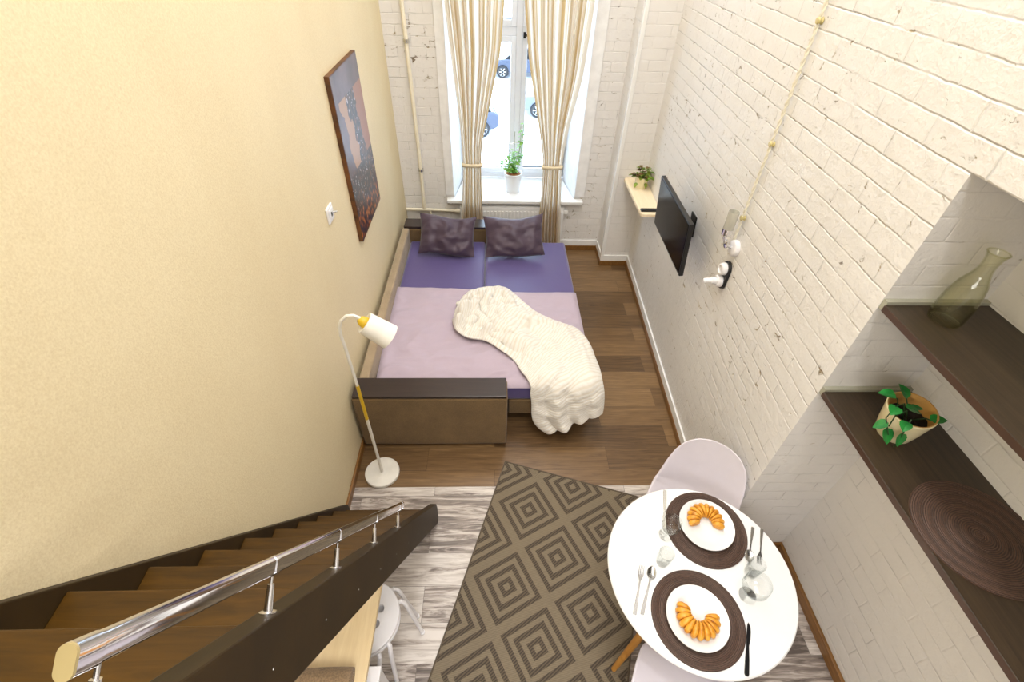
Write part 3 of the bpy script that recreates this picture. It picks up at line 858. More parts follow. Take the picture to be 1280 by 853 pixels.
def throw():
    NI, NJ = len(BLANKET), len(BLANKET[0])
    P = [[Vector(q) for q in r] for r in BLANKET]
    def cr(p0, p1, p2, p3, u):
        return 0.5 * ((2 * p1) + (-p0 + p2) * u + (2 * p0 - 5 * p1 + 4 * p2 - p3) * u * u + (-p0 + 3 * p1 - 3 * p2 + p3) * u ** 3)
    def at(u, v):
        a, b_ = u * (NI - 1), v * (NJ - 1)
        i, j = min(int(a), NI - 2), min(int(b_), NJ - 2)
        fu, fv = a - i, b_ - j
        rows = []
        for k in (i - 1, i, i + 1, i + 2):
            r = P[max(0, min(NI - 1, k))]
            q = [r[max(0, min(NJ - 1, j + d))] for d in (-1, 0, 1, 2)]
            rows.append(cr(q[0], q[1], q[2], q[3], fv))
        return cr(rows[0], rows[1], rows[2], rows[3], fu)
    bm = B()
    uvl = bm.loops.layers.uv.new('UVMap')
    def fn(u, v):
        p = at(u, v)
        du = at(min(1, u + .01), v) - at(max(0, u - .01), v)
        dv = at(u, min(1, v + .01)) - at(u, max(0, v - .01))
        n = du.cross(dv)
        if n.length < 1e-9:
            n = Vector((0, 0, 1))
        n.normalize()
        if n.z < 0:
            n = -n
        v_ = min(1.0, v / 0.83)
        e = min(1, min(v_ * 6, (1 - v_) * 7, u * 9) + 0.10)
        head = max(0, 1 - u / 0.5)
        q0 = Vector((p.x * 5.5, p.y * 5.5, p.z * 5.5))
        r1 = max(-0.8, 1 - abs(mnoise.noise(q0 * 1.0)) * 5.0)
        r2 = max(-0.8, 1 - abs(mnoise.noise(q0 * 2.3 + Vector((7, 3, 1)))) * 5.0)
        al = u * 4.2 + v_ * 0.8                       # long soft folds along the throw
        fold = 0.5 + 0.5 * math.sin(2 * PI * (v_ * 2.2 + 0.8 * u + 0.3 * math.sin(5 * u)))
        h = e * (0.020 * fold + (0.016 + 0.040 * head) * (1 - 0.5 * min(1, max(0, (u - 0.55) * 5))) * r1 - (0.012 + 0.022 * head) * (1 - 0.75 * min(1, max(0, (u - 0.55) * 5))) * r2)
        h += max(0, u - 0.65) * 0.07 * math.sin(2 * PI * v_ * 3.3 + 0.6) * min(1, v_ * 5)
        h += (0.026 + 0.03 * head) * e
        h = max(h, 0.002)
        q = p + n * h
        q.z = max(q.z, 0.012)
        return q
    bm_grid(bm, fn, 150, 80, uvl)
    bmesh.ops.smooth_vert(bm, verts=bm.verts, factor=0.4, use_axis_x=True, use_axis_y=True, use_axis_z=True)
    o = obj('throw_blanket', bm, M_knit, smooth=True, ang=80, solid=0.012, soff=1.0)
    tag(o, 'rumpled white ribbed throw spilling off the near bed corner to the floor', 'blanket')
throw()

# ================================================================== WINDOW DRESSING
def curtain(label, inner, outer, tiez, seed):
    bm = B()
    uvl = bm.loops.layers.uv.new('UVMap')
    zs = [3.3, 2.35, 1.95, 1.6, 1.35, 1.15, 1.03, 0.90, 0.70, 0.45, 0.2, 0.02]
    def lerp(tab, z):
        for (z0, x0), (z1, x1) in zip(tab, tab[1:]):
            if z1 <= z <= z0:
                return x0 + (x1 - x0) * (z0 - z) / (z0 - z1)
        return tab[-1][1] if z < tab[-1][0] else tab[0][1]
    rnd = random.Random(seed)
    ph = [rnd.uniform(0, 6) for _ in range(4)]
    def fn(u, v):
        z = 3.3 - v * 3.285
        # smooth the edges with a small average
        a = sum(lerp(inner, z + d) for d in (-.08, -.04, 0, .04, .08)) / 5
        b_ = sum(lerp(outer, z + d) for d in (-.08, -.04, 0, .04, .08)) / 5
        k = abs(b_ - a)
        uu = u + 0.018 * math.sin(2 * PI * u * 3 + ph[0] + z * 0.6)
        amp = 0.022 + 0.014 * min(1, max(0, z - 1.1))
        if z < 1.03: amp = 0.024
        y = 4.575 + amp * math.sin(2 * PI * uu * 7 + ph[1] + 0.5 * math.sin(z * 1.3)) + 0.010 * math.sin(2 * PI * uu * 4 + ph[2])
        pinch = math.exp(-((z - tiez) / 0.06) ** 2)
        y = 4.572 + (y - 4.572) * (1 - 0.45 * pinch)
        return Vector((a + (b_ - a) * u, y, z))
    bm_grid(bm, fn, 108, 80, uvl)
    t = thing('curtain', label, 'curtain', (0, 0, 0), 0, 'beige curtains')
    obj('drape', bm, M_curtain, t, smooth=True, ang=80)
    bm = B()
    x0, x1 = sorted((lerp(inner, tiez), lerp(outer, tiez)))
    ring = []
    for i in range(40):
        a = 2 * PI * i / 40
        ring.append(((x0 + x1) / 2 + ((x1 - x0) / 2 + 0.012) * math.cos(a), 4.572 + 0.036 * math.sin(a)))
    V0 = [bm.verts.new((x, y, tiez - 0.018)) for x, y in ring]
    V1 = [bm.verts.new((x, y, tiez + 0.018)) for x, y in ring]
    for i in range(40):
        bm.faces.new((V0[i], V0[(i + 1) % 40], V1[(i + 1) % 40], V1[i]))
    obj('tieback', bm, M_curtain_tie, t, smooth=True, solid=0.004)
M_curtain_tie = fabric_mat('beige_curtain_tie', rgb(238, 224, 192), weave=300)
Lin = [(3.3, 0.14), (2.356, 0.071), (1.988, 0.041), (1.586, -0.049), (1.25, -0.125), (1.03, -0.141), (0.85, -0.139), (0.469, -0.131), (0.0, -0.12)]
Lout = [(3.3, -0.47), (2.345, -0.412), (1.932, -0.376), (1.374, -0.325), (1.03, -0.31), (0.76, -0.332), (0.476, -0.354), (0.0, -0.37)]
Rin = [(3.3, 0.15), (2.36, 0.226), (1.946, 0.281), (1.465, 0.389), (1.15, 0.455), (1.03, 0.468), (0.771, 0.470), (0.5, 0.46), (0.2, 0.47), (0.0, 0.48)]
Rout = [(3.3, 0.84), (2.373, 0.784), (1.84, 0.757), (1.334, 0.668), (1.03, 0.648), (0.687, 0.674), (0.2, 0.708), (0.0, 0.715)]
curtain('left beige curtain tied back, hanging on the pipe side of the window', Lin, Lout, 1.035, 2)
curtain('right beige curtain tied back, hanging on the pilaster side of the window', Rin, Rout, 1.025, 5)

# radiator
t = thing('radiator', 'white ribbed panel radiator under the window sill between the curtains', 'radiator', (0.18, 4.67, 0.0))
bm = B()
bm_box(bm, -0.55, -0.018, 0.12, 0.55, 0.0, 0.535)
for k in range(28):
    x = -0.53 + k * 0.0393
    bm_box(bm, x - 0.011, -0.026, 0.15, x + 0.011, -0.018, 0.505)
obj('front_panel', bm, M_white_gloss, t, bevel=0.002)
bm = B()
bm_box(bm, -0.55, -0.017, 0.536, 0.55, 0.040, 0.548)
for k in range(24):
    bm_box(bm, -0.52 + k * 0.045, -0.006, 0.548, -0.49 + k * 0.045, 0.030, 0.550)
obj('top_grille', bm, M_white_gloss, t)
for x in (-0.552, 0.544):
    box('side_cover', M_white_gloss, t, x, -0.017, 0.12, x + 0.008, 0.04, 0.536)
for x in (-0.4, 0.4):
    box('wall_bracket', M_steel, t, x - 0.015, 0.04, 0.2, x + 0.015, 0.0539, 0.5)
box('valve', M_white_gloss, t, 0.552, -0.012, 0.47, 0.60, 0.02, 0.515, bevel=0.008)

# heating pipe on the back wall
t = thing('heating_pipe', 'cream painted heating pipe clipped to the brick beside the left curtain', 'pipe', (-0.76, 4.69, 0.0))
M_pipe = simple('cream_pipe_paint', rgb(238, 230, 208), 0.35, var=0.03)
bm = B(); bm_tube(bm, [(0, 0, CZ - 0.002), (0.0, 0, 2.4), (0.012, 0, 1.0), (0.008, 0, 0.505)], 0.017, 14)
obj('riser', bm, M_pipe, t, smooth=True)
bm = B(); bm_tube(bm, [(-0.188, 0, 0.497), (0.2, 0, 0.49), (0.36, 0, 0.484)], 0.016, 14)
bm_tube(bm, [(0.34, 0, 0.485), (0.385, 0, 0.484)], 0.024, 14)
bm_tube(bm, [(0.38, 0, 0.484), (0.395, 0, 0.484)], 0.013, 14)
obj('branch', bm, M_pipe, t, smooth=True)
bm = B(); bm_tube(bm, [(0.07, 0, 0.483), (0.07, 0, 0.14)], 0.012, 12)
obj('drop', bm, M_pipe, t, smooth=True)
for z in (2.04, 0.925):
    bm = B(); bm_lathe(bm, [(0.018, -0.014), (0.026, -0.014), (0.026, 0.014), (0.018, 0.014)], 20, (0.003 if z > 2 else 0.012, 0, z))
    bm_box(bm, -0.006, 0.02, z - 0.006, 0.016, 0.034, z + 0.006)
    obj('pipe_clamp', bm, M_steel, t, smooth=True)

# ------------------------------------------------------------------ plants
def leaf(bm, p, d, up, L, W, mi=0, fold=0.25, curl=0.2, heart=0.0):
    d = Vector(d).normalized()
    s = d.cross(Vector(up))
    if s.length < 1e-4:
        s = d.cross(Vector((1, 0, 0)))
    s.normalize()
    n = s.cross(d)
    prof = [(0.0, 0.06), (0.12, 0.62 + heart), (0.35, 1.0), (0.6, 0.86), (0.82, 0.45), (1.0, 0.0)]
    mid, lf, rt = [], [], []
    for t_, w in prof:
        c = Vector(p) + d * (L * t_) - n * (curl * L * t_ * t_)
        mid.append(bm.verts.new(c))
        lf.append(bm.verts.new(c + s * (W * w) + n * (fold * W * w)))
        rt.append(bm.verts.new(c - s * (W * w) + n * (fold * W * w)))
    for i in range(len(prof) - 1):
        for A in (lf, rt):
            q = (mid[i], mid[i + 1], A[i + 1], A[i]) if A is lf else (mid[i], A[i], A[i + 1], mid[i + 1])
            bm.faces.new(q).material_index = mi

def rvec(rnd, zlo=-1, zhi=1):
    a = rnd.uniform(0, 2 * PI); z = rnd.uniform(zlo, zhi)
    r = math.sqrt(max(0, 1 - z * z))
    return Vector((r * math.cos(a), r * math.sin(a), z))

def pot(t, mat, r0, r1, h, lip, soil, soilz, name='pot'):
    bm = B()
    bm_lathe(bm, [(0.0, 0.0), (r0 * 0.96, 0.0), (r0, 0.006), (r1, h - lip), (r1 * 1.05, h - lip), (r1 * 1.06, h), (r1 * 0.93, h), (r0 * 0.93, soilz - 0.02), (0.0, soilz - 0.02)], 40, close=False)
    obj(name, bm, mat, t, smooth=True)
    bm = B(); rr = r0 + (r1 - r0) * soilz / h - 0.006
    bm_lathe(bm, [(0.0, soilz - 0.018), (rr * 0.9, soilz - 0.018), (rr * 0.93, soilz), (rr * 0.6, soilz + 0.006), (0.0, soilz + 0.01)], 28, close=False)
    obj('soil', bm, soil, t, smooth=True)

# window plant
t = thing('potted_plant', 'light green climbing plant in a white pot on the window sill', 'plant', (0.19, 4.893, 0.622))
M_pot_white = simple('white_plastic_pot', rgb(240, 242, 244), 0.3, var=0.01)
pot(t, M_pot_white, 0.072, 0.092, 0.205, 0.02, M_peat, 0.192)
rnd = random.Random(11)
sticks = [(-0.060, 0.0, 0.66), (0.005, 0.01, 0.62), (0.062, 0.0, 0.70)]
bm = B()
for x, y, h in sticks:
    bm_tube(bm, [(x * 0.8, y, 0.16), (x * 1.0, y, h)], 0.003, 6)
bm_tube(bm, [(-0.058, 0, 0.5), (0.005, 0.01, 0.51), (0.060, 0, 0.52)], 0.002, 6)
obj('trellis', bm, M_steel, t, smooth=True)
bm = B(); bl = B()
for k in range(8):
    x, y, h = sticks[k % 3]
    top = (0.20 + rnd.uniform(0.12, 0.30)) if k != 5 else 0.64
    if k == 2: top = 0.70
    p = Vector((rnd.uniform(-.05, .05), rnd.uniform(-.04, .04), 0.19))
    pts = [p.copy()]
    n = 9
    sway = Vector((rnd.uniform(-0.11, 0.11), rnd.uniform(-0.10, 0.06), 0)) if k not in (2, 5) else Vector((0.02, -0.02, 0))
    for i in range(1, n + 1):
        f = i / n
        q = Vector((x * min(1, f * 2) + sway.x * f * f + 0.012 * math.sin(7 * f + k), y + sway.y * f * f + 0.012 * math.cos(6 * f + k), 0.19 + (top - 0.19) * f))
        pts.append(q)
        for r_ in range(3 if f < 0.55 else 2):
            d = rvec(rnd, -0.5, 0.5)
            leaf(bl, q + d * 0.008, d, (0, 0, 1), rnd.uniform(0.026, 0.044), rnd.uniform(0.012, 0.020), 0, 0.15, 0.3)
    bm_tube(bm, pts, 0.0028, 6)
obj('stems', bm, M_leaf_light, t, smooth=True)
obj('foliage', bl, M_leaf_light, t)

# ================================================================== LEFT WALL
def picture():
    m, nt, b = new_mat('coffee_still_life_canvas')
    co = objco(nt)
    sp = nd(nt, 'SeparateXYZ', {'Vector': co})
    u = mathn(nt, 'DIVIDE', sp.outputs['Y'], 0.66)
    v = mathn(nt, 'DIVIDE', sp.outputs['Z'], 1.04)
    wob = noise(nt, co, 5, 4)
    top = ramp(nt, wob, [(0.3, rgb(64, 46, 48)), (0.7, rgb(108, 86, 90))])
    beans = nd(nt, 'TexVoronoi', {'Vector': mapping(nt, co, (1, 1.3, 1)), 'Scale': 22.0})
    bc = ramp(nt, beans.outputs['Distance'], [(0.0, rgb(150, 96, 60)), (0.28, rgb(84, 48, 30)), (0.6, rgb(22, 12, 12))])
    bc2 = ramp(nt, beans.outputs['Distance'], [(0.0, rgb(226, 140, 60)), (0.3, rgb(150, 80, 36)), (0.55, rgb(30, 26, 44))])
    hl = mathn(nt, 'GREATER_THAN', noise(nt, co, 34, 3, 0.6), 0.63)
    bc = mixc(nt, hl, bc, rgb(208, 196, 200))
    # hanging sack: tan flap, dark cavity of beans, rust cloth on the far side
    cen = mathn(nt, 'ADD', mathn(nt, 'MULTIPLY', v, -0.35), mathn(nt, 'ADD', mathn(nt, 'MULTIPLY', wob, 0.5), 0.39))
    du = mathn(nt, 'SUBTRACT', u, cen)
    inv = mathn(nt, 'MULTIPLY', mathn(nt, 'GREATER_THAN', v, 0.42), mathn(nt, 'LESS_THAN', v, 0.84))
    tan = mathn(nt, 'MULTIPLY', mathn(nt, 'LESS_THAN', mathn(nt, 'ABSOLUTE', mathn(nt, 'ADD', du, 0.10)), 0.11), inv)
    cav = mathn(nt, 'MULTIPLY', mathn(nt, 'LESS_THAN', mathn(nt, 'ABSOLUTE', mathn(nt, 'SUBTRACT', du, 0.16)), 0.16), inv)
    rust = mathn(nt, 'MULTIPLY', mathn(nt, 'GREATER_THAN', du, 0.32), inv)
    c = mixc(nt, ramp(nt, v, [(0.40, GREY(0)), (0.44, GREY(1))]), bc, top)
    c = mixc(nt, rust, c, rgb(150, 98, 70))
    c = mixc(nt, cav, c, bc)
    c = mixc(nt, tan, c, rgb(170, 126, 84))
    c = mixc(nt, ramp(nt, v, [(0.16, GREY(1)), (0.24, GREY(0))]), c, bc2)
    nt.links.new(c, b.inputs['Base Color'])
    b.inputs['Roughness'].default_value = 0.28
    t = thing('canvas_picture', 'tall brown canvas print of coffee beans on the cream wall above the sofa', 'picture', (-0.951, 2.945, 1.145))
    box('canvas', m, t, 0.004, 0, 0, 0.030, 0.655, 1.03, bevel=0.002)
    M_edge = wood_mat('dark_canvas_edge', rgb(40, 24, 14), rgb(130, 80, 36), (1, 1, 2), 0.5, 4)
    bm = B()
    bm_box(bm, 0, -0.004, 0, 0.028, -0.0005, 1.03); bm_box(bm, 0, -0.004, -0.004, 0.028, 0.659, -0.0005)
    bm_box(bm, 0, 0.6555, 0, 0.028, 0.659, 1.03); bm_box(bm, 0, -0.004, 1.0305, 0.028, 0.659, 1.034)
    obj('canvas_side', bm, M_edge, t)
picture()

t = thing('light_switch', 'white wall switch on the cream wall beside the picture', 'light switch', (-0.951, 2.515, 1.578))
box('plate', M_white_plastic, t, 0, -0.050, -0.045, 0.012, 0.050, 0.045, bevel=0.004)
box('rocker', M_white_plastic, t, 0.012, -0.032, -0.030, 0.017, 0.032, 0.030, bevel=0.003)
box('indicator', M_black, t, 0.017, -0.012, -0.012, 0.019, 0.004, 0.010)
bm = B(); bm_tube(bm, [(0.017, 0.02, 0.0), (0.040, 0.028, 0.002)], 0.006, 10)
obj('key_stub', bm, M_steel, t, smooth=True)

# floor lamp
t = thing('floor_lamp', 'white gooseneck floor lamp with mustard details beside the sofa arm', 'floor lamp', (-0.770, 1.806, 0.0))
bm = B(); bm_lathe(bm, [(0.0, 0.0), (0.112, 0.0), (0.116, 0.005), (0.116, 0.022), (0.112, 0.027), (0.0, 0.027)], 56, close=False)
obj('base', bm, M_lampwhite, t, smooth=True)
bm = B(); bm_tube(bm, [(0, 0, 0.026), (0, 0, 0.60)], 0.0095, 16)
obj('pole', bm, M_lampwhite, t, smooth=True)
bm = B(); bm_tube(bm, [(0, 0, 0.90), (-0.006, 0, 1.21)], 0.0085, 16)
obj('pole', bm, M_lampwhite, t, smooth=True)
bm = B(); bm_tube(bm, [(0, 0, 0.60), (0, 0, 0.90)], 0.0098, 16)
obj('pole_sleeve', bm, M_yellow, t, smooth=True)
bm = B()
pts = [Vector((-0.006, 0, 1.21)), Vector((-0.010, 0, 1.27)), Vector((-0.006, 0, 1.33)), Vector((0.012, 0, 1.375)), Vector((0.045, 0, 1.405)), Vector((0.080, 0, 1.408)), Vector((0.108, 0, 1.390)), Vector((0.122, 0, 1.378))]
bm_tube(bm, pts, 0.0085, 14)
obj('gooseneck', bm, M_lampwhite, t, smooth=True)
dx = Vector((0.105, 0, -0.092)).normalized()
xa, ya = frame_for(dx)
A3 = Matrix((xa, ya, dx)).transposed()
hub = Vector((0.116, 0, 1.372))
bm = B(); bm_lathe(bm, [(0.0, -0.024), (0.014, -0.022), (0.026, -0.006), (0.030, 0.012), (0.028, 0.03), (0.012, 0.036), (0.0, 0.036)], 28, hub, A3, close=False)
obj('joint', bm, M_yellow, t, smooth=True)
bm = B(); bm_lathe(bm, [(0.026, 0.030), (0.050, 0.012), (0.056, 0.013), (0.066, 0.158), (0.063, 0.158), (0.050, 0.02), (0.026, 0.034)], 44, hub, A3, close=False)
obj('lamp_shade', bm, M_lampwhite, t, smooth=True)

# ================================================================== RIGHT WALL
def rot_to_wall(t):
    t.rotation_euler = (0, 0, -math.atan(0.0366))

# little shelf, pot and remote
def shelf():
    bm = B()
    x1a, x1b = XW(3.66) - 0.002, XW(4.41) - 0.002
    pts = [(x1a, 3.665), (1.275, 3.665)]
    pts += [(1.275 - 0.035 * math.sin(a), 3.70 - 0.035 * math.cos(a)) for a in (0.3, 0.7, 1.1, 1.4)]
    pts += [(1.24, 3.70), (1.24, 4.375)]
    pts += [(1.275 - 0.035 * math.cos(a), 4.375 + 0.034 * math.sin(a)) for a in (0.3, 0.7, 1.1, 1.4)]
    pts += [(1.275, 4.409), (x1b, 4.409)]
    bm_prism(bm, pts[::-1], 'Z', 0.972, 1.0)
    t = thing('wall_shelf', 'pale wooden shelf with rounded corners by the pilaster behind the television', 'shelf')
    obj('board', bm, M_pine, t, bevel=0.003)
    for y in (3.85, 4.25):
        bm = B()
        bm_prism(bm, [(XW(y) - 0.003, 0.972), (XW(y) - 0.003, 0.90), (XW(y) - 0.013, 0.90), (XW(y) - 0.013, 0.962), (1.29, 0.962), (1.29, 0.972)], 'Y', y - 0.012, y + 0.012)
        obj('bracket', bm, M_white_gloss, t)
shelf()
t = thing('potted_plant', 'small round-leaved plant in a cream pot on the pale shelf', 'plant', (1.352, 4.20, 1.0))
pot(t, M_cream_pot, 0.052, 0.062, 0.105, 0.012, M_soil, 0.09)
rnd = random.Random(4)
bm = B(); bl = B()
for k in range(46):
    d = rvec(rnd, 0.12, 1.0)
    tip = Vector((0, 0, 0.09)) + Vector((d.x * 0.098, d.y * 0.095, d.z * 0.115)) * rnd.uniform(0.6, 1.0)
    if tip.x > 0.062: tip.x = 0.062
    bm_tube(bm, [(d.x * 0.02, d.y * 0.02, 0.085), (Vector((d.x * 0.03, d.y * 0.03, 0.10)) + tip) / 2 + Vector((0, 0, 0.012)), tip], 0.0018, 5)
    ld = Vector((d.x, d.y, 0.15)).normalized()
    leaf(bl, tip - ld * 0.012, ld, (0, 0, 1), rnd.uniform(0.034, 0.05), rnd.uniform(0.016, 0.023), 1 if rnd.random() < 0.2 else 0, 0.15, 0.35, 0.15)
for dx_, dy_ in ((-0.058, -0.055), (0.02, -0.06)):
    leaf(bl, (dx_, dy_, 0.065), (dx_, dy_, -0.03), (0, 0, 1), 0.04, 0.018, 0, 0.1, 0.8)
obj('stems', bm, M_leaf_mid, t, smooth=True)
obj('foliage', bl, [M_leaf_mid, M_leaf_red], t)

t = thing('remote_control', 'black remote control on the front edge of the pale shelf', 'remote control', (1.325, 3.727, 1.0), 0.0)
box('case', M_black, t, -0.078, -0.021, 0, 0.072, 0.021, 0.017, bevel=0.006, seg=3, smooth=True)
bm = B()
for i in range(8):
    for j in range(3):
        bm_box(bm, -0.06 + i * 0.015, -0.012 + j * 0.010, 0.0165, -0.051 + i * 0.015, -0.006 + j * 0.010, 0.0185)
obj('buttons', bm, simple('grey_rubber', rgb(70, 70, 74), 0.6), t)

# television
t = thing('television', 'black flat television on a bracket on the white brick wall', 'television', (1.215, 2.945, 1.305))
tilt = Matrix.Rotation(0.08, 4, 'Y')
t.rotation_euler = (0.0, -0.085, -0.02)
box('bezel', M_black, t, -0.004, -0.362, -0.190, 0.026, 0.362, 0.190, bevel=0.005)
box('screen', M_screen, t, -0.0065, -0.350, -0.172, -0.0042, 0.350, 0.180)
box('rear_housing', M_black, t, 0.026, -0.25, -0.185, 0.058, 0.25, 0.10, bevel=0.02, seg=3)
bm = B()
bm_box(bm, 0.058, -0.05, -0.09, 0.075, 0.05, 0.05)
bm_box(bm, 0.075, -0.02, -0.05, 0.150, 0.02, 0.0)
bm_box(bm, 0.150, -0.05, -0.09, 0.160, 0.05, 0.06)
obj('wall_bracket', bm, M_blackmetal, t, bevel=0.003)

# old twisted cable with insulators
t = thing('wall_cable', 'old cream twisted cable on insulators running up the white brick wall', 'cable', (XW(2.345) - 0.004, 2.345, 0.0))
rot_to_wall(t)
M_cable = simple('cream_cable', rgb(234, 228, 208), 0.6, var=0.08, vscale=60)
bm = B()
for ph in (0, PI):
    pts = []
    for i in range(161):
        z = 1.53 + (CZ - 0.06 - 1.53) * i / 160
        a = ph + z * 75
        pts.append((-0.012 + 0.005 * math.cos(a), 0.005 * math.sin(a), z))
    bm_tube(bm, pts, 0.0048, 6)
obj('twisted_cord', bm, M_cable, t, smooth=True)
M_ins = simple('yellowed_ceramic', rgb(206, 190, 130), 0.35, var=0.1)
for z in (1.67, 2.07, 2.58, 3.2):
    bm = B()
    bm_lathe(bm, [(0.013, 0.0), (0.015, 0.003), (0.010, 0.010), (0.015, 0.018), (0.012, 0.024), (0.0, 0.025)], 18, (0.002, 0, z), Matrix.Rotation(-PI / 2, 3, 'Y'))
    obj('insulator', bm, M_ins, t, smooth=True)

# wall lamp with glass tube shade
t = thing('wall_lamp', 'chrome wall lamp with a frosted glass tube and white round mount above the socket', 'wall lamp', (XW(2.31) - 0.001, 2.31, 1.50))
rot_to_wall(t)
RX = Matrix.Rotation(-PI / 2, 3, 'Y')
bm = B(); bm_lathe(bm, [(0.0, 0.0), (0.046, 0.0), (0.048, 0.008), (0.044, 0.026), (0.036, 0.032), (0.0, 0.034)], 36, (0, 0.0, 0), RX, close=False)
obj('mount', bm, M_white_plastic, t, smooth=True)
bm = B(); bm_tube(bm, [(-0.033, 0.0, 0.004), (-0.055, 0.005, 0.012), (-0.072, 0.012, 0.030), (-0.080, 0.016, 0.055), (-0.080, 0.016, 0.075)], 0.009, 12)
bm_lathe(bm, [(0.012, -0.008), (0.026, -0.005), (0.026, 0.002), (0.012, 0.008)], 24, (-0.066, 0.010, 0.022), RX)
obj('arm', bm, M_chrome, t, smooth=True)
bm = B(); bm_lathe(bm, [(0.0, 0.070), (0.020, 0.070), (0.027, 0.078), (0.029, 0.112), (0.025, 0.112), (0.022, 0.080), (0.0, 0.080)], 28, (-0.080, 0.016, 0), close=False)
obj('lamp_holder', bm, M_chrome, t, smooth=True)
bm = B(); bm_lathe(bm, [(0.0265, 0.104), (0.0275, 0.106), (0.029, 0.215), (0.027, 0.215), (0.0255, 0.106)], 28, (-0.080, 0.016, 0), close=False)
M_frost = simple('frosted_glass', rgb(226, 224, 212), 0.2, var=0.03)
M_frost.node_tree.nodes['Principled BSDF'].inputs['Transmission Weight'].default_value = 0.35
obj('glass_shade', bm, M_frost, t, smooth=True)

# double retro socket with plugs
t = thing('wall_socket', 'double white round socket on a black oval plate with a plug, below the wall lamp', 'socket', (XW(2.308) - 0.001, 2.308, 1.318))
rot_to_wall(t)
bm = B()
ring = []
for s in (1, -1):
    for i in range(13):
        a = (0 if s == 1 else PI) + PI * i / 12
        ring.append((0.046 * math.cos(a), s * 0.046 + 0.046 * math.sin(a)))
A_ = [bm.verts.new((0, p[0], p[1])) for p in ring]
B_ = [bm.verts.new((-0.018, p[0] * 0.95, p[1] * 0.97)) for p in ring]
bm.faces.new(A_); bm.faces.new(B_[::-1])
for i in range(len(ring)):
    j = (i + 1) % len(ring)
    bm.faces.new((A_[i], A_[j], B_[j], B_[i]))
obj('backplate', bm, M_black, t, bevel=0.003)
for z in (0.042, -0.042):
    bm = B(); bm_lathe(bm, [(0.036, 0.017), (0.038, 0.022), (0.034, 0.046), (0.026, 0.050), (0.022, 0.044), (0.0, 0.044)], 30, (0, 0, z), RX, close=False)
    obj('socket_outlet', bm, M_white_plastic, t, smooth=True)
bm = B()
bm_lathe(bm, [(0.0, 0.046), (0.020, 0.046), (0.021, 0.075), (0.013, 0.085), (0.0, 0.086)], 24, (0, 0, -0.042), RX, close=False)
bm_tube(bm, [(-0.08, 0, -0.042), (-0.098, 0.004, -0.044), (-0.112, 0.010, -0.052)], 0.015, 10)
obj('plug', bm, M_white_plastic, t, smooth=True)

# ================================================================== NICHE SHELVES
def niche_shelf(label, z, th, x1):
    t = thing('niche_shelf', label, 'shelf', (0, 0, 0), 0, None)
    bm = B(); bm_box(bm, 1.333, -2.1, z - th, x1, 1.2445, z)
    obj('board', bm, M_shelfdark, t, bevel=0.002)
    bm = B(); bm_box(bm, 1.3325, -2.1, z - th + 0.002, 1.333, 1.2445, z - 0.0015)
    obj('edge_band', bm, M_edge_band, t)
    bm = B(); bm_box(bm, 1.337, 1.245, z - th, x1, 1.2645, z + 0.012)
    obj('wall_channel', bm, M_grey_trim, t)
M_edge_band = simple('dark_edge_band', rgb(74, 54, 44), 0.3)
niche_shelf('upper dark wooden shelf in the wall niche holding the glass carafe', 1.928, 0.026, 1.7045)
niche_shelf('lower dark wooden shelf in the wall niche holding a pot and placemat', 1.481, 0.026, 1.7045)

# carafe
t = thing('glass_carafe', 'empty greenish glass carafe standing on the upper niche shelf', 'carafe', (1.482, 1.165, 1.928))
bm = B()
out = [(0.0, 0.0), (0.040, 0.0), (0.047, 0.004), (0.050, 0.014), (0.051, 0.06), (0.049, 0.10), (0.040, 0.145), (0.028, 0.175), (0.022, 0.195), (0.0205, 0.215), (0.023, 0.238), (0.029, 0.258)]
bm_lathe(bm, out + [(0.0265, 0.258)] + [(max(0, r - 0.003), z + (0.006 if i == 1 else 0.0)) for i, (r, z) in reversed(list(enumerate(out))) if 2 <= i <= 10] + [(0.03, 0.010), (0.0, 0.014)], 48, close=False)
obj('bottle', bm, M_green_glass, t, smooth=True)
bm = B()
bm_tube(bm, [(0.0285 * math.cos(a * PI / 16), 0.0285 * math.sin(a * PI / 16), 0.258) for a in range(33)], 0.0024, 8, caps=False)
obj('rim', bm, M_green_glass, t, smooth=True)

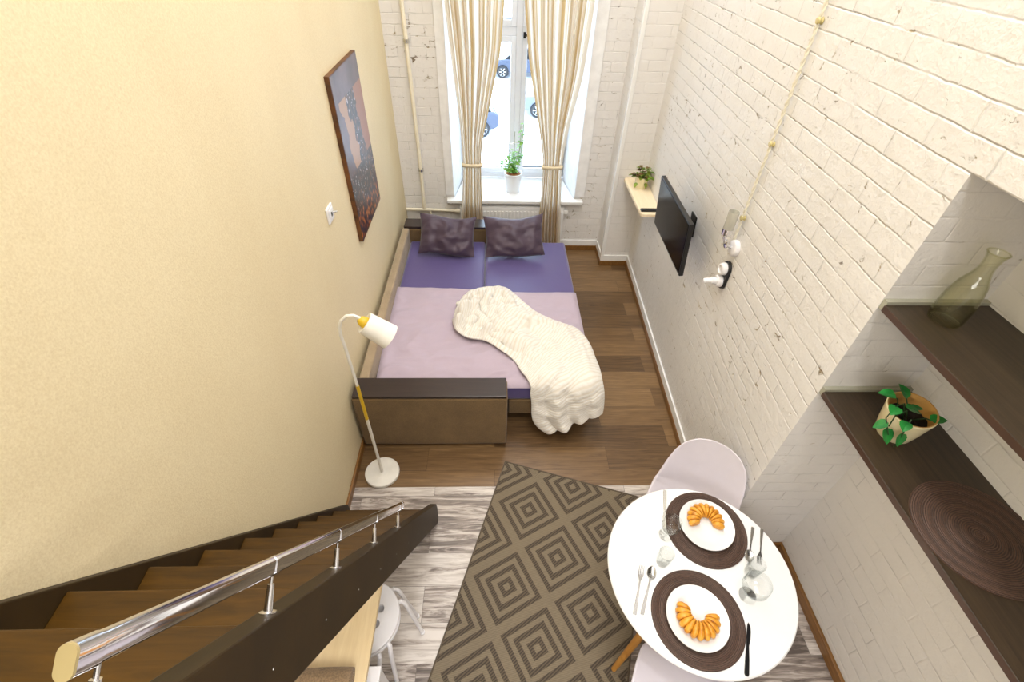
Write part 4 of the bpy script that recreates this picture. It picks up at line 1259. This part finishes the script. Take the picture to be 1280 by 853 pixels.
# pot with slanted rim on the lower shelf
t = thing('potted_plant', 'trailing green plant in a cream pot with tan inside on the lower niche shelf', 'plant', (1.486, 1.040, 1.481))
def slant_pot():
    seg = 48
    bm = B()
    bi = B()
    def ring(bmx, r, z, slant):
        out = []
        for i in range(seg):
            a = 2 * PI * i / seg
            x, y = r * math.cos(a), r * math.sin(a)
            out.append(bmx.verts.new((x, y, z + slant * (0.75 * x + 0.66 * y))))
        return out
    R_ = [ring(bm, 0.050, 0.0, 0), ring(bm, 0.058, 0.012, 0), ring(bm, 0.067, 0.055, 0.04), ring(bm, 0.074, 0.10, 0.10), ring(bm, 0.080, 0.135, 0.14), ring(bm, 0.077, 0.139, 0.14)]
    bm.faces.new(R_[0][::-1])
    for A, C_ in zip(R_, R_[1:]):
        for i in range(seg):
            j = (i + 1) % seg
            bm.faces.new((A[i], A[j], C_[j], C_[i]))
    obj('pot', bm, M_cream_pot, t, smooth=True)
    R_ = [ring(bi, 0.0772, 0.1392, 0.14), ring(bi, 0.073, 0.1385, 0.14), ring(bi, 0.066, 0.085, 0.06)]
    for A, C_ in zip(R_, R_[1:]):
        for i in range(seg):
            j = (i + 1) % seg
            bi.faces.new((A[i], A[j], C_[j], C_[i]))
    obj('pot_lining', bi, M_tan_pot, t, smooth=True)
    bs = B()
    rnd = random.Random(3)
    R_ = []
    for r in (0.066, 0.045, 0.02):
        R_.append([bs.verts.new((r * math.cos(2 * PI * i / 30), r * math.sin(2 * PI * i / 30), 0.092 + rnd.uniform(-.003, .005) + 0.06 * r * math.cos(2 * PI * i / 30))) for i in range(30)])
    for A, C_ in zip(R_, R_[1:]):
        for i in range(30):
            j = (i + 1) % 30
            bs.faces.new((A[i], A[j], C_[j], C_[i]))
    bs.faces.new(R_[-1])
    obj('soil', bs, M_soil, t, smooth=True)
slant_pot()
bm = B(); bl = B()
vines = [
    [(-0.01, -0.02, 0.09), (-0.045, -0.02, 0.155), (-0.085, -0.03, 0.14), (-0.095, -0.045, 0.10)],
    [(-0.02, 0.01, 0.09), (-0.05, 0.03, 0.16), (-0.075, 0.035, 0.17)],
    [(-0.015, -0.01, 0.09), (-0.05, 0.0, 0.17), (-0.08, -0.005, 0.16), (-0.098, -0.02, 0.115), (-0.088, -0.06, 0.07)],
    [(-0.02, -0.03, 0.09), (-0.05, -0.055, 0.15), (-0.068, -0.078, 0.11), (-0.062, -0.085, 0.06), (-0.055, -0.080, 0.025)],
    [(0.02, -0.01, 0.09), (0.035, -0.03, 0.125), (0.045, -0.045, 0.13)],
    [(-0.01, 0.0, 0.09), (-0.03, 0.005, 0.16), (-0.045, 0.02, 0.19)]]
for v in vines:
    bm_tube(bm, v, 0.0022, 6)
LV = [((-0.06, 0.035, 0.172), (-0.9, 0.3, 0.1), 0.055, 0.024), ((-0.04, 0.012, 0.185), (-0.3, 0.6, 0.6), 0.055, 0.022), ((-0.05, -0.01, 0.165), (0.9, -0.3, -0.1), 0.06, 0.020),
      ((-0.075, -0.005, 0.160), (-0.6, -0.5, 0.0), 0.048, 0.022), ((-0.092, -0.035, 0.105), (-0.6, 0.2, -0.5), 0.050, 0.022), ((-0.092, -0.04, 0.085), (0.1, -0.7, -0.6), 0.06, 0.024),
      ((-0.07, -0.075, 0.10), (0.1, -0.5, -0.8), 0.055, 0.024), ((0.04, -0.04, 0.13), (0.75, -0.2, 0.35), 0.050, 0.022), ((-0.02, 0.0, 0.15), (0.8, -0.1, 0.1), 0.05, 0.014), ((-0.06, -0.055, 0.14), (-0.5, -0.6, -0.1), 0.045, 0.02)]
for p, d, L_, W in LV:
    leaf(bl, p, d, (0, 0, 1), L_, W, 0, 0.2, 0.2, 0.2)
obj('vine_stems', bm, simple('vine_stem', rgb(30, 60, 24), 0.5), t, smooth=True)
obj('foliage', bl, M_leaf_dark, t)

def placemat_bm(r):
    bm = B()
    n = 26
    prof = [(0.0, 0.0), (r, 0.0)]
    top = []
    for i in range(n * 3 + 1):
        rr = r * (1 - i / (n * 3))
        top.append((max(rr, 0.0), 0.0032 + 0.0010 * math.cos(2 * PI * i / 3)))
    top[-1] = (0.0, 0.0035)
    bm_lathe(bm, prof + top, 72, close=False)
    return bm
def placemat(label, loc, r):
    o = obj('placemat', placemat_bm(r), M_placemat, smooth=True, loc=loc)
    return tag(o, label, 'placemat', 'round brown woven placemats')
placemat('brown round woven placemat lying alone on the dark lower niche shelf', (1.522, 0.645, 1.481), 0.192)

# ================================================================== RUG
a_r = math.atan2(-0.302, 0.953)
t = thing('rug', 'brown and beige diamond patterned flatweave rug lying askew on the floor', 'rug', (0.072, 1.896, 0.0), a_r)
bm = B(); bm_box(bm, 0.009, -1.60, 0.0002, 0.972, -0.009, 0.007)
obj('pile', bm, M_rug, t)
bm = B()
bm_box(bm, 0.0, -1.61, 0.0001, 0.0095, 0.0, 0.009); bm_box(bm, 0.9715, -1.61, 0.0001, 0.981, 0.0, 0.009)
bm_box(bm, 0.0095, -0.0095, 0.0001, 0.9715, 0.0, 0.009); bm_box(bm, 0.0095, -1.61, 0.0001, 0.9715, -1.60, 0.009)
obj('binding', bm, M_rug_edge, t, bevel=0.002)

def foot_z(x, y):
    q = Vector((x - 0.072, y - 1.896, 0))
    u, v = q.x * 0.953 - q.y * 0.302, -(q.x * 0.302 + q.y * 0.953)
    return 0.0095 if -0.02 < u < 1.0 and -0.02 < v < 1.63 else 0.001
# ================================================================== TABLE AND CHAIRS
TC = Vector((0.9116, 0.8364, 0))
t = thing('dining_table', 'round white dining table on splayed wooden legs set for two', 'table', TC)
bm = B(); bm_lathe(bm, [(0.0, 0.726), (0.385, 0.726), (0.398, 0.731), (0.406, 0.739), (0.406, 0.744), (0.401, 0.75), (0.0, 0.75)], 96, close=False)
obj('tabletop', bm, M_table, t, smooth=True)
a0 = math.atan2(0.64 - 0.8364, 0.614 - 0.9116)
for k in range(4):
    a = a0 + k * PI / 2
    d = Vector((math.cos(a), math.sin(a), 0))
    bm = B(); bm_tube(bm, [d * 0.17 + Vector((0, 0, 0.72)), d * 0.265 + Vector((0, 0, 0.36)), d * 0.353 + Vector((0, 0, foot_z(TC.x + d.x * 0.353, TC.y + d.y * 0.353)))], [0.021, 0.019, 0.013], 18)
    obj('leg', bm, M_beech, t, smooth=True)
bm = B()
for k in range(4):
    a = a0 + k * PI / 2
    d = Vector((math.cos(a), math.sin(a), 0)); e_ = Vector((math.cos(a + PI / 2), math.sin(a + PI / 2), 0))
    bm_tube(bm, [d * 0.19 + Vector((0, 0, 0.62)), e_ * 0.25 + Vector((0, 0, 0.40))], 0.004, 8)
    bm_tube(bm, [e_ * 0.19 + Vector((0, 0, 0.62)), d * 0.25 + Vector((0, 0, 0.40))], 0.004, 8)
    bm_tube(bm, [Vector((0, 0, 0.722)), d * 0.18 + Vector((0, 0, 0.722))], 0.006, 8)
obj('strut_frame', bm, M_blackmetal, t, smooth=True)

def shell_chair(label, loc, rz, group):
    """local +Y is forward"""
    t = thing('shell_chair', label, 'chair', loc, rz, group)
    prof = [  # forward, z, half width, side lift
        (0.215, 0.405, 0.170, 0.000), (0.205, 0.432, 0.190, 0.004), (0.170, 0.445, 0.212, 0.014), (0.10, 0.440, 0.226, 0.040), (0.02, 0.428, 0.232, 0.062), (-0.06, 0.425, 0.234, 0.085),
        (-0.125, 0.438, 0.234, 0.100), (-0.175, 0.478, 0.230, 0.095), (-0.205, 0.545, 0.222, 0.080), (-0.228, 0.620, 0.212, 0.062), (-0.246, 0.690, 0.196, 0.046), (-0.260, 0.750, 0.168, 0.032), (-0.270, 0.795, 0.118, 0.016), (-0.274, 0.815, 0.060, 0.004), (-0.275, 0.820, 0.012, 0.0)]
    P = [Vector(p) for p in [(a, b_, 0) for a, b_, c, d in prof]]
    n = len(prof) - 1
    def samp(v):
        x = v * n; i = min(int(x), n - 1); f = x - i
        return [prof[i][k] * (1 - f) + prof[i + 1][k] * f for k in range(4)]
    bm = B()
    def fn(u, v):
        y, z, w, l = samp(v)
        y2, z2, _, _ = samp(min(1, v + 0.02)); y1, z1, _, _ = samp(max(0, v - 0.02))
        tx = Vector((0, y2 - y1, z2 - z1)).normalized()
        nn = Vector((0, -tx.z, tx.y))
        if nn.z < 0 and abs(nn.z) > 0.3:
            nn = -nn
        if v > 0.5 and nn.y < 0:
            nn = -nn
        s = 2 * u - 1
        return Vector((s * w, y, z)) + nn * (l * abs(s) ** 2.4)
    bm_grid(bm, fn, 28, 56)
    bmesh.ops.smooth_vert(bm, verts=bm.verts, factor=0.5, use_axis_x=True, use_axis_y=True, use_axis_z=True)
    bmesh.ops.smooth_vert(bm, verts=bm.verts, factor=0.5, use_axis_x=True, use_axis_y=True, use_axis_z=True)
    obj('seat_shell', bm, M_shell, t, smooth=True, ang=80, solid=0.007)
    for sx in (-1, 1):
        for sy in (-1, 1):
            bm = B(); bm_tube(bm, [(sx * 0.10, sy * 0.09, 0.405), (sx * 0.128, sy * 0.12, 0.2), (sx * 0.15, sy * 0.145, foot_z(*(Vector(loc).xy + Vector((sx * 0.15 * math.cos(rz) - sy * 0.145 * math.sin(rz), sx * 0.15 * math.sin(rz) + sy * 0.145 * math.cos(rz))))))], [0.017, 0.016, 0.011], 16)
            obj('leg', bm, M_beech, t, smooth=True)
    bm = B()
    for (p, q) in (((-.12, -.11, .34), (.15, .14, .2)), ((.12, -.11, .34), (-.15, .14, .2)), ((-.12, .11, .34), (-.14, -.14, .22)), ((.12, .11, .34), (.14, -.14, .22))):
        bm_tube(bm, [p, q], 0.004, 8)
    bm_box(bm, -0.12, -0.11, 0.402, 0.12, -0.09, 0.41); bm_box(bm, -0.12, 0.09, 0.402, 0.12, 0.11, 0.41)
    obj('strut_frame', bm, M_blackmetal, t, smooth=True)
    return t
shell_chair('white shell chair between the table and the brick wall', (1.045, 1.235, 0), math.atan2(0.58, -0.81) + PI / 2 + PI / 2 * 0 if False else math.atan2(-0.81, -0.58) - PI / 2, 'white shell chairs')
shell_chair('white shell chair pushed under the near side of the round table', (0.785, 0.385, 0), math.atan2(0.92, 0.39) - PI / 2, 'white shell chairs')

# --- table setting
TZ = 0.75
placemat('brown round placemat on the table under the plate nearest the camera', (0.391 * 2.15, 0.302 * 2.15, TZ), 0.190)
placemat('brown round placemat on the table under the plate nearest the chair by the wall', (0.465 * 2.15, 0.478 * 2.15, TZ), 0.188)
def plate(label, x, y):
    bm = B()
    bm_lathe(bm, [(0.0, 0.0), (0.070, 0.0), (0.080, 0.004), (0.122, 0.018), (0.127, 0.021), (0.126, 0.0235), (0.120, 0.021), (0.086, 0.009), (0.078, 0.0055), (0.0, 0.005)], 72, close=False)
    o = obj('dinner_plate', bm, M_china, smooth=True, loc=(x, y, TZ + 0.0044))
    return tag(o, label, 'plate', 'white dinner plates')
P1 = (0.388 * 2.145, 0.300 * 2.145)
P2 = (0.467 * 2.145, 0.484 * 2.145)
plate('white dinner plate on the placemat nearest the camera', *P1)
plate('white dinner plate on the placemat nearest the chair by the wall', *P2)

def croissant(label, c, opening, R0, r0, span, seed, z):
    bm = B()
    nS, nT = 120, 20
    rnd = random.Random(seed)
    ribs = 12
    rings = []
    a_op = math.atan2(opening[1], opening[0])
    for i in range(nS + 1):
        s = i / nS
        a = a_op + PI + (s - 0.5) * span
        taper = 0.62 + 0.38 * math.sin(PI * min(1, max(0, 0.06 + 0.88 * s))) ** 0.7
        rib = abs(math.sin(PI * ribs * s)) ** 0.7
        rr = r0 * taper * (0.80 + 0.20 * rib)
        if i == 0 or i == nS:
            rr *= 0.55
        cen = Vector((c[0] + R0 * math.cos(a), c[1] + R0 * math.sin(a), z + r0 * 0.72 * taper))
        rad = Vector((math.cos(a), math.sin(a), 0))
        ring = []
        for k in range(nT):
            b_ = 2 * PI * k / nT
            tw = 0.5 * math.sin(b_ + 0.6)
            outward = 1.0 + 0.18 * rib * max(0, math.cos(b_))
            p = cen + rad * (rr * math.cos(b_) * outward) + Vector((0, 0, rr * 0.85 * math.sin(b_)))
            p.z = max(p.z, z)
            ring.append(bm.verts.new(p))
        rings.append(ring)
    for A, C_ in zip(rings, rings[1:]):
        for k in range(nT):
            j = (k + 1) % nT
            bm.faces.new((A[k], A[j], C_[j], C_[k]))
    bm.faces.new(rings[0][::-1]); bm.faces.new(rings[-1])
    o = obj('pastry', bm, M_pastry, smooth=True, ang=80)
    return tag(o, label, 'pastry', 'golden ribbed pastries')
croissant('golden ribbed crescent pastry on the plate nearest the camera, opening away from the camera', (0.834, 0.650), (0.35, 0.93), 0.056, 0.034, 3.9, 1, TZ + 0.0102)
croissant('golden ribbed crescent pastry on the plate nearest the wall chair, opening toward the camera', (0.999, 1.047), (-0.15, -1.0), 0.054, 0.033, 3.9, 2, TZ + 0.0102)

# cutlery: local +Y runs from handle end to the working end
def sweep_flat(bm, prof):
    """prof: (y, half width, z, half thickness)"""
    rings = []
    for y, w, z, h in prof:
        rings.append([bm.verts.new((-w, y, z - h)), bm.verts.new((w, y, z - h)), bm.verts.new((w, y, z + h)), bm.verts.new((-w, y, z + h))])
    bm.faces.new(rings[0][::-1]); bm.faces.new(rings[-1])
    for A, C_ in zip(rings, rings[1:]):
        for k in range(4):
            j = (k + 1) % 4
            bm.faces.new((A[k], A[j], C_[j], C_[k]))
HAND = [(0.0, 0.0065, 0.004, 0.0016), (0.01, 0.0075, 0.004, 0.0018), (0.06, 0.0055, 0.005, 0.0016), (0.105, 0.0032, 0.0075, 0.0015), (0.135, 0.0030, 0.008, 0.0015)]
def placed(o, p_handle, p_tip, z=TZ):
    d = Vector(p_tip) - Vector(p_handle)
    o.location = (p_handle[0], p_handle[1], z)
    o.rotation_euler = (0, 0, math.atan2(d.y, d.x) - PI / 2)
    return d.length
def fork(label, ph, pt, mat=None):
    t = thing('fork', label, 'fork', (0, 0, 0), 0, 'forks on the table')
    L_ = placed(t, ph, pt)
    k = L_ / 0.205
    bm = B(); sweep_flat(bm, [(y * k, w, z, h) for y, w, z, h in HAND] + [(0.150 * k, 0.007, 0.006, 0.0014), (0.162 * k, 0.0115, 0.005, 0.0013)])
    obj('handle', bm, mat or M_cutlery, t, smooth=True, ang=50, bevel=0.0006)
    bm = B()
    for i in range(4):
        x = -0.0096 + i * 0.0064
        rings = []
        sweep_flat_off(bm, x, [(0.161 * k, 0.0017, 0.005, 0.0012), (0.18 * k, 0.0016, 0.0035, 0.0011), (0.195 * k, 0.0014, 0.0045, 0.001), (0.205 * k, 0.0008, 0.006, 0.0007)])
    obj('tines', bm, mat or M_cutlery, t)
def sweep_flat_off(bm, x0, prof):
    rings = []
    for y, w, z, h in prof:
        rings.append([bm.verts.new((x0 - w, y, z - h)), bm.verts.new((x0 + w, y, z - h)), bm.verts.new((x0 + w, y, z + h)), bm.verts.new((x0 - w, y, z + h))])
    bm.faces.new(rings[0][::-1]); bm.faces.new(rings[-1])
    for A, C_ in zip(rings, rings[1:]):
        for k in range(4):
            j = (k + 1) % 4
            bm.faces.new((A[k], A[j], C_[j], C_[k]))
def spoon(label, ph, pt, mat=None):
    t = thing('spoon', label, 'spoon', (0, 0, 0), 0, 'spoons on the table')
    L_ = placed(t, ph, pt)
    k = L_ / 0.205
    bm = B(); sweep_flat(bm, [(y * k, w, z, h) for y, w, z, h in HAND] + [(0.148 * k, 0.0045, 0.0062, 0.0013)])
    obj('handle', bm, mat or M_cutlery, t, smooth=True, ang=50, bevel=0.0006)
    bm = B()
    def fn(u, v):
        r = max(u, 0.02); a = 2 * PI * v
        x = 0.0195 * r * math.cos(a); y = 0.030 * r * math.sin(a)
        w = 1.0 - 0.12 * math.sin(a)
        return Vector((x * w, 0.175 * k + y, 0.0012 + 0.0068 * r * r))
    bm_grid(bm, fn, 8, 32)
    bmesh.ops.remove_doubles(bm, verts=bm.verts, dist=0.00005)
    obj('bowl', bm, mat or M_cutlery, t, smooth=True, solid=0.0012, soff=0.0)
def knife(label, ph, pt, mat=None):
    t = thing('table_knife', label, 'knife', (0, 0, 0), 0, 'knives on the table')
    L_ = placed(t, ph, pt)
    k = L_ / 0.205
    bm = B(); sweep_flat(bm, [(0.0, 0.006, 0.0042, 0.003), (0.008, 0.0085, 0.0042, 0.0035), (0.06, 0.0075, 0.0042, 0.0034), (0.112 * k, 0.0050, 0.0042, 0.0026)])
    obj('handle', bm, mat or M_steel, t, bevel=0.0012, smooth=True, ang=50)
    bm = B(); bm_prism(bm, [(-0.005, 0.111 * k), (0.005, 0.111 * k), (0.0095, 0.14 * k), (0.0105, 0.17 * k), (0.008, 0.19 * k), (0.000, 0.205 * k), (-0.004, 0.195 * k), (-0.006, 0.15 * k)], 'Z', 0.0034, 0.0050)
    obj('blade', bm, mat or M_steel, t)
M_dark_steel = simple('dark_steel', rgb(60, 60, 62), 0.3, 0.9)
fork('silver fork beside the placemat nearest the camera', (0.580, 0.664), (0.657, 0.861))
spoon('silver spoon beside the fork nearest the camera, left of the placemat', (0.611, 0.664), (0.705, 0.858))
knife('dark steel knife near the table edge, right of the near placemat', (0.965, 0.444), (1.045, 0.627), M_dark_steel)
knife('steel knife at the far table edge behind the left stemmed glass', (0.856, 1.228), (0.802, 1.022))
spoon('steel spoon beside the far placemat, handle toward the niche', (1.228, 1.030), (1.142, 0.872), M_steel)
fork('steel fork nearest the table edge by the niche, tines behind the glasses', (1.268, 1.021), (1.186, 0.858), M_steel)

def wine_glass(label, x, y, r, h, br):
    t = thing('wine_glass', label, 'glass', (x, y, TZ), 0, 'stemmed glasses on the table')
    zb = h * 0.36
    out = [(0.0035, zb), (r * 0.55, zb + 0.008), (r * 0.92, zb + h * 0.17), (r * 1.06, zb + h * 0.32), (r * 1.04, zb + h * 0.47), (r, h)]
    bm = B(); bm_lathe(bm, [(0.0, zb)] + out + [(r - 0.0018, h)] + [(max(0.001, a - 0.0018), b_ + 0.002) for a, b_ in reversed(out[1:-1])] + [(0.0, zb + 0.004)], 48, close=False)
    obj('bowl', bm, M_glass, t, smooth=True)
    bm = B(); bm_tube(bm, [(0, 0, 0.003), (0, 0, zb * 0.5), (0, 0, zb)], [0.006, 0.0035, 0.004], 14, caps=False)
    obj('stem', bm, M_glass, t, smooth=True)
    bm = B(); bm_lathe(bm, [(0.0, 0.0), (br, 0.0), (br, 0.0015), (br * 0.5, 0.003), (0.0, 0.005)], 40, close=False)
    obj('foot', bm, M_glass, t, smooth=True)
wine_glass('stemmed glass standing by the far plate, overlapping its placemat', 0.803, 1.0, 0.040, 0.135, 0.034)
wine_glass('large stemmed glass at the niche side of the table', 1.084, 0.731, 0.052, 0.138, 0.036)
def tumbler(label, x, y, r0, r1, h):
    t = thing('tumbler', label, 'glass', (x, y, TZ), 0, 'clear tumblers on the table')
    bm = B(); bm_lathe(bm, [(0.0, 0.0), (r0, 0.0), (r1, h), (r1 - 0.002, h), (r0 - 0.002, 0.010), (0.0, 0.010)], 44, close=False)
    obj('body', bm, M_glass, t, smooth=True)
    bm = B(); bm_tube(bm, [((r1 - 0.001) * math.cos(a * PI / 20), (r1 - 0.001) * math.sin(a * PI / 20), h) for a in range(41)], 0.0014, 6, caps=False)
    obj('rim', bm, M_glass, t, smooth=True)
tumbler('small clear tumbler above the silver spoon on the left of the table', 0.752, 0.876, 0.026, 0.033, 0.092)
tumbler('clear tumbler between the steel spoon and the large stemmed glass', 1.133, 0.824, 0.027, 0.034, 0.095)

# ================================================================== STAIRS
zt = lambda y: 1.62 - 1.540 * (y - 0.542)         # top edge of both stringers
zl = lambda y: 1.367 - 1.525 * (y - 0.542)        # lower edge
t = thing('staircase', 'dark stained open wooden staircase running down along the cream wall', 'staircase')
poly = [(-0.25, zt(-0.25)), (1.488, zt(1.488)), (1.500, 0.10), (1.488, 0.0), (1.442, 0.0), (-0.25, zl(-0.25))]
bm = B(); bm_prism(bm, poly, 'X', -0.402, -0.360)
obj('outer_stringer', bm, M_string, t, bevel=0.004)
polyw = [(-0.25, zt(-0.25) - 0.012), (1.53, 0.088), (1.53, 0.0), (1.442, 0.0), (-0.25, zl(-0.25))]
bm = B(); bm_prism(bm, polyw, 'X', -0.9505, -0.925)
obj('wall_stringer', bm, M_string, t, bevel=0.003)
for k in range(0, 13):
    y, z = 1.505 - 0.1365 * k, 0.103 + 0.210 * k
    bm = B()
    if k == 0:
        bm_box(bm, -0.925, 1.37, z - 0.034, -0.402, y - 0.018, z)
    else:
        bm_box(bm, -0.925, y - 0.125, z - 0.034, -0.402, y, z)
    obj('tread', bm, M_stair, t, bevel=0.004)
# nail heads on the outer stringer
for k in range(1, 11):
    y, z = 1.505 - 0.1365 * k - 0.06, 0.103 + 0.210 * k - 0.02
    bm = B(); bm_lathe(bm, [(0.0, 0.0), (0.0024, 0.0), (0.002, 0.0008), (0.0, 0.001)], 10, (-0.3601, y, z), Matrix.Rotation(PI / 2, 3, 'Y'), close=False)
    obj('nail_head', bm, M_cutlery, t, smooth=True)

t = thing('handrail', 'chrome oval handrail on short posts along the outer stair stringer', 'handrail')
dv = Vector((0, 1.0, -1.54)).normalized()
nv = Vector((0, 1.54, 1.0)).normalized()
A_, B_ = Vector((-0.381, 0.130, 2.394)) - nv * 0.003, Vector((-0.381, 0.992, 1.072)) - nv * 0.003
XV = Vector((1, 0, 0))
def oval(bm, p0, p1, w, h, caps=True):
    """stadium section: long axis along nv"""
    seg = 28
    def ring(p):
        out = []
        for i in range(seg):
            a = 2 * PI * i / seg
            c, s = math.cos(a), math.sin(a)
            q = XV * (w * c) + nv * (w * s + (h - w) * (1 if s >= 0 else -1))
            out.append(bm.verts.new(p + q))
        return out
    a, b_ = ring(p0), ring(p1)
    for i in range(seg):
        j = (i + 1) % seg
        bm.faces.new((a[i], a[j], b_[j], b_[i]))
    if caps:
        bm.faces.new(a[::-1]); bm.faces.new(b_)
bm = B(); oval(bm, A_ + dv * 0.012, B_, 0.0085, 0.0152)
obj('rail', bm, M_chrome, t, smooth=True)
bm = B(); oval(bm, A_ + dv * 0.0, A_ + dv * 0.03, 0.0096, 0.0163)
obj('end_sleeve', bm, M_chrome, t, smooth=True)
bm = B(); oval(bm, B_ - dv * 0.02, B_ + dv * 0.001, 0.0094, 0.0161)
obj('end_sleeve', bm, M_chrome, t, smooth=True)
bm = B(); oval(bm, A_ - dv * 0.003, A_ + dv * 0.001, 0.0092, 0.0159)
obj('end_cap', bm, M_cream_cap, t, smooth=True)
for (y, z) in ((0.087, 0), (0.287, 0), (0.478, 0), (0.68, 0), (0.885, 0)):
    base = Vector((-0.381, y, zt(y)))
    # distance from the stringer to the rail axis along nv
    dist = (A_ - base).dot(nv) - 0.0152
    post = bpy.data.objects.new
    bm = B()
    bm_tube(bm, [base, base + nv * 0.045], [0.0075, 0.0055], 16)
    bm_tube(bm, [base + nv * 0.045, base + nv * (dist + 0.004)], 0.0028, 12)
    fx, fy = frame_for(nv, (1, 0, 0))
    Ax = Matrix((fx, fy, nv)).transposed()
    bm_lathe(bm, [(0.0, 0.0), (0.014, 0.0), (0.014, 0.0025), (0.009, 0.004), (0.0, 0.004)], 24, base, Ax, close=False)
    p = obj('post', bm, M_chrome, t, smooth=True)
    c0 = base + nv * (dist + 0.0152)
    if y > 0.1:
        bm = B(); oval(bm, c0 - dv * 0.006, c0 + dv * 0.006, 0.0099, 0.0166)
        obj('collar', bm, M_chrome, p, smooth=True)

# ================================================================== UNDER THE STAIRS
t = thing('desk', 'pale birch desk tucked under the staircase', 'desk', (0, 0, 0))
box('desktop', M_birch, t, -0.945, -0.60, 0.715, -0.484, 0.845, 0.74, bevel=0.002)
for y in (0.80, -0.57):
    box('leg_panel', M_birch, t, -0.94, y, 0.0, -0.72, y + 0.025, 0.715, bevel=0.002)
box('back_rail', M_birch, t, -0.94, -0.545, 0.50, -0.92, 0.80, 0.715)

bm = B()
sp_ = []
for i in range(90):
    a = i * 0.24
    r = 0.006 + 0.0014 * i * 0.24
    sp_.append((r * math.cos(a), r * math.sin(a)))
def towel():
    t = thing('rolled_towel', 'brown rolled towel lying on the desk under the stairs', 'towel', (-0.72, 0.462, 0.74))
    bm = B()
    n = len(sp_)
    V = []
    rmax = max(math.hypot(*p) for p in sp_)
    for i, (a, b_) in enumerate(sp_):
        V.append([bm.verts.new((x, a + 0.0015 * math.sin(30 * x + i), max(0.0015, b_ + rmax + 0.001 * math.sin(50 * x)))) for x in [-0.18 + 0.375 * k / 16 for k in range(17)]])
    for i in range(n - 1):
        for k in range(16):
            bm.faces.new((V[i][k], V[i][k + 1], V[i + 1][k + 1], V[i + 1][k]))
    obj('terry_cloth', bm, M_towel, t, smooth=True, solid=0.004)
towel()

t = stool_t = thing('stool', 'round white stool with finger holes partly under the desk, topmost of two stacked', 'stool', (-0.603, 0.768, 0.035), 0, 'stacked white stools')
def stool_seat():
    bm = B()
    r = 0.160
    holes = []
    hc = [(0.068, 0.034, 0.017), (0.058, -0.030, 0.017), (-0.068, 0.03, 0.017), (-0.06, -0.034, 0.017), (0.0, 0.0, 0.017)]
    # disc with real holes: triangulated fill between outer rim and hole loops
    edges = []
    def loop(cx, cy, rr, n):
        vs = [bm.verts.new((cx + rr * math.cos(2 * PI * i / n), cy + rr * math.sin(2 * PI * i / n), 0.411)) for i in range(n)]
        return vs, [bm.edges.new((vs[i], vs[(i + 1) % n])) for i in range(n)]
    _, e0 = loop(0, 0, r, 64)
    edges += e0
    for h in hc:
        _, e1 = loop(h[0], h[1], h[2], 20)
        edges += e1
    bmesh.ops.triangle_fill(bm, use_beauty=True, use_dissolve=False, edges=edges)
    for f in list(bm.faces):
        c = f.calc_center_median()
        if any(math.hypot(c.x - h[0], c.y - h[1]) < h[2] * 0.95 and all(math.hypot(v.co.x - h[0], v.co.y - h[1]) < h[2] * 1.05 for v in f.verts) for h in hc):
            bm.faces.remove(f)
    o = obj('seat', bm, M_white_plastic, t, solid=0.022, soff=0.0, bevel=0.004)
stool_seat()
for k in range(4):
    rt = Matrix.Rotation(-k * PI / 2, 3, 'Z')
    p_top, p_sh, p_ft = Vector((0.085, 0.105, 0.392)), Vector((0.112, 0.132, 0.388)), Vector((0.185, 0.128, 0.004))
    bm = B(); bm_tube(bm, [rt @ p for p in (p_top, p_sh, Vector((0.126, 0.134, 0.370)), Vector((0.134, 0.133, 0.335)), p_ft)], 0.0105, 14)
    l = obj('leg', bm, M_white_plastic, t, smooth=True)
    bm = B(); bm_lathe(bm, [(0.0, -0.003), (0.0125, -0.003), (0.013, 0.012), (0.0, 0.013)], 14, rt @ p_ft, close=False)
    obj('foot_cap', bm, M_white_plastic, l, smooth=True)
bm = B(); bm_tube(bm, [(0.125 * math.cos(i * PI / 20), 0.125 * math.sin(i * PI / 20), 0.391) for i in range(41)], 0.009, 10, caps=False)
obj('under_ring', bm, M_white_plastic, t, smooth=True)
dup(stool_t, (-0.603, 0.768, 0.0), math.radians(-19), 'white stool at the bottom of the stack of two, only its legs showing')

t = thing('storage_box', 'tall white lidded box on the floor at the desk edge beside the white stools', 'box', (-0.56, 0.40, 0.0))
box('carton', M_white_plastic, t, -0.10, -0.13, 0.0, 0.100, 0.132, 0.60, bevel=0.003)
box('lid', M_white_plastic, t, -0.103, -0.133, 0.60, 0.103, 0.135, 0.62, bevel=0.003)
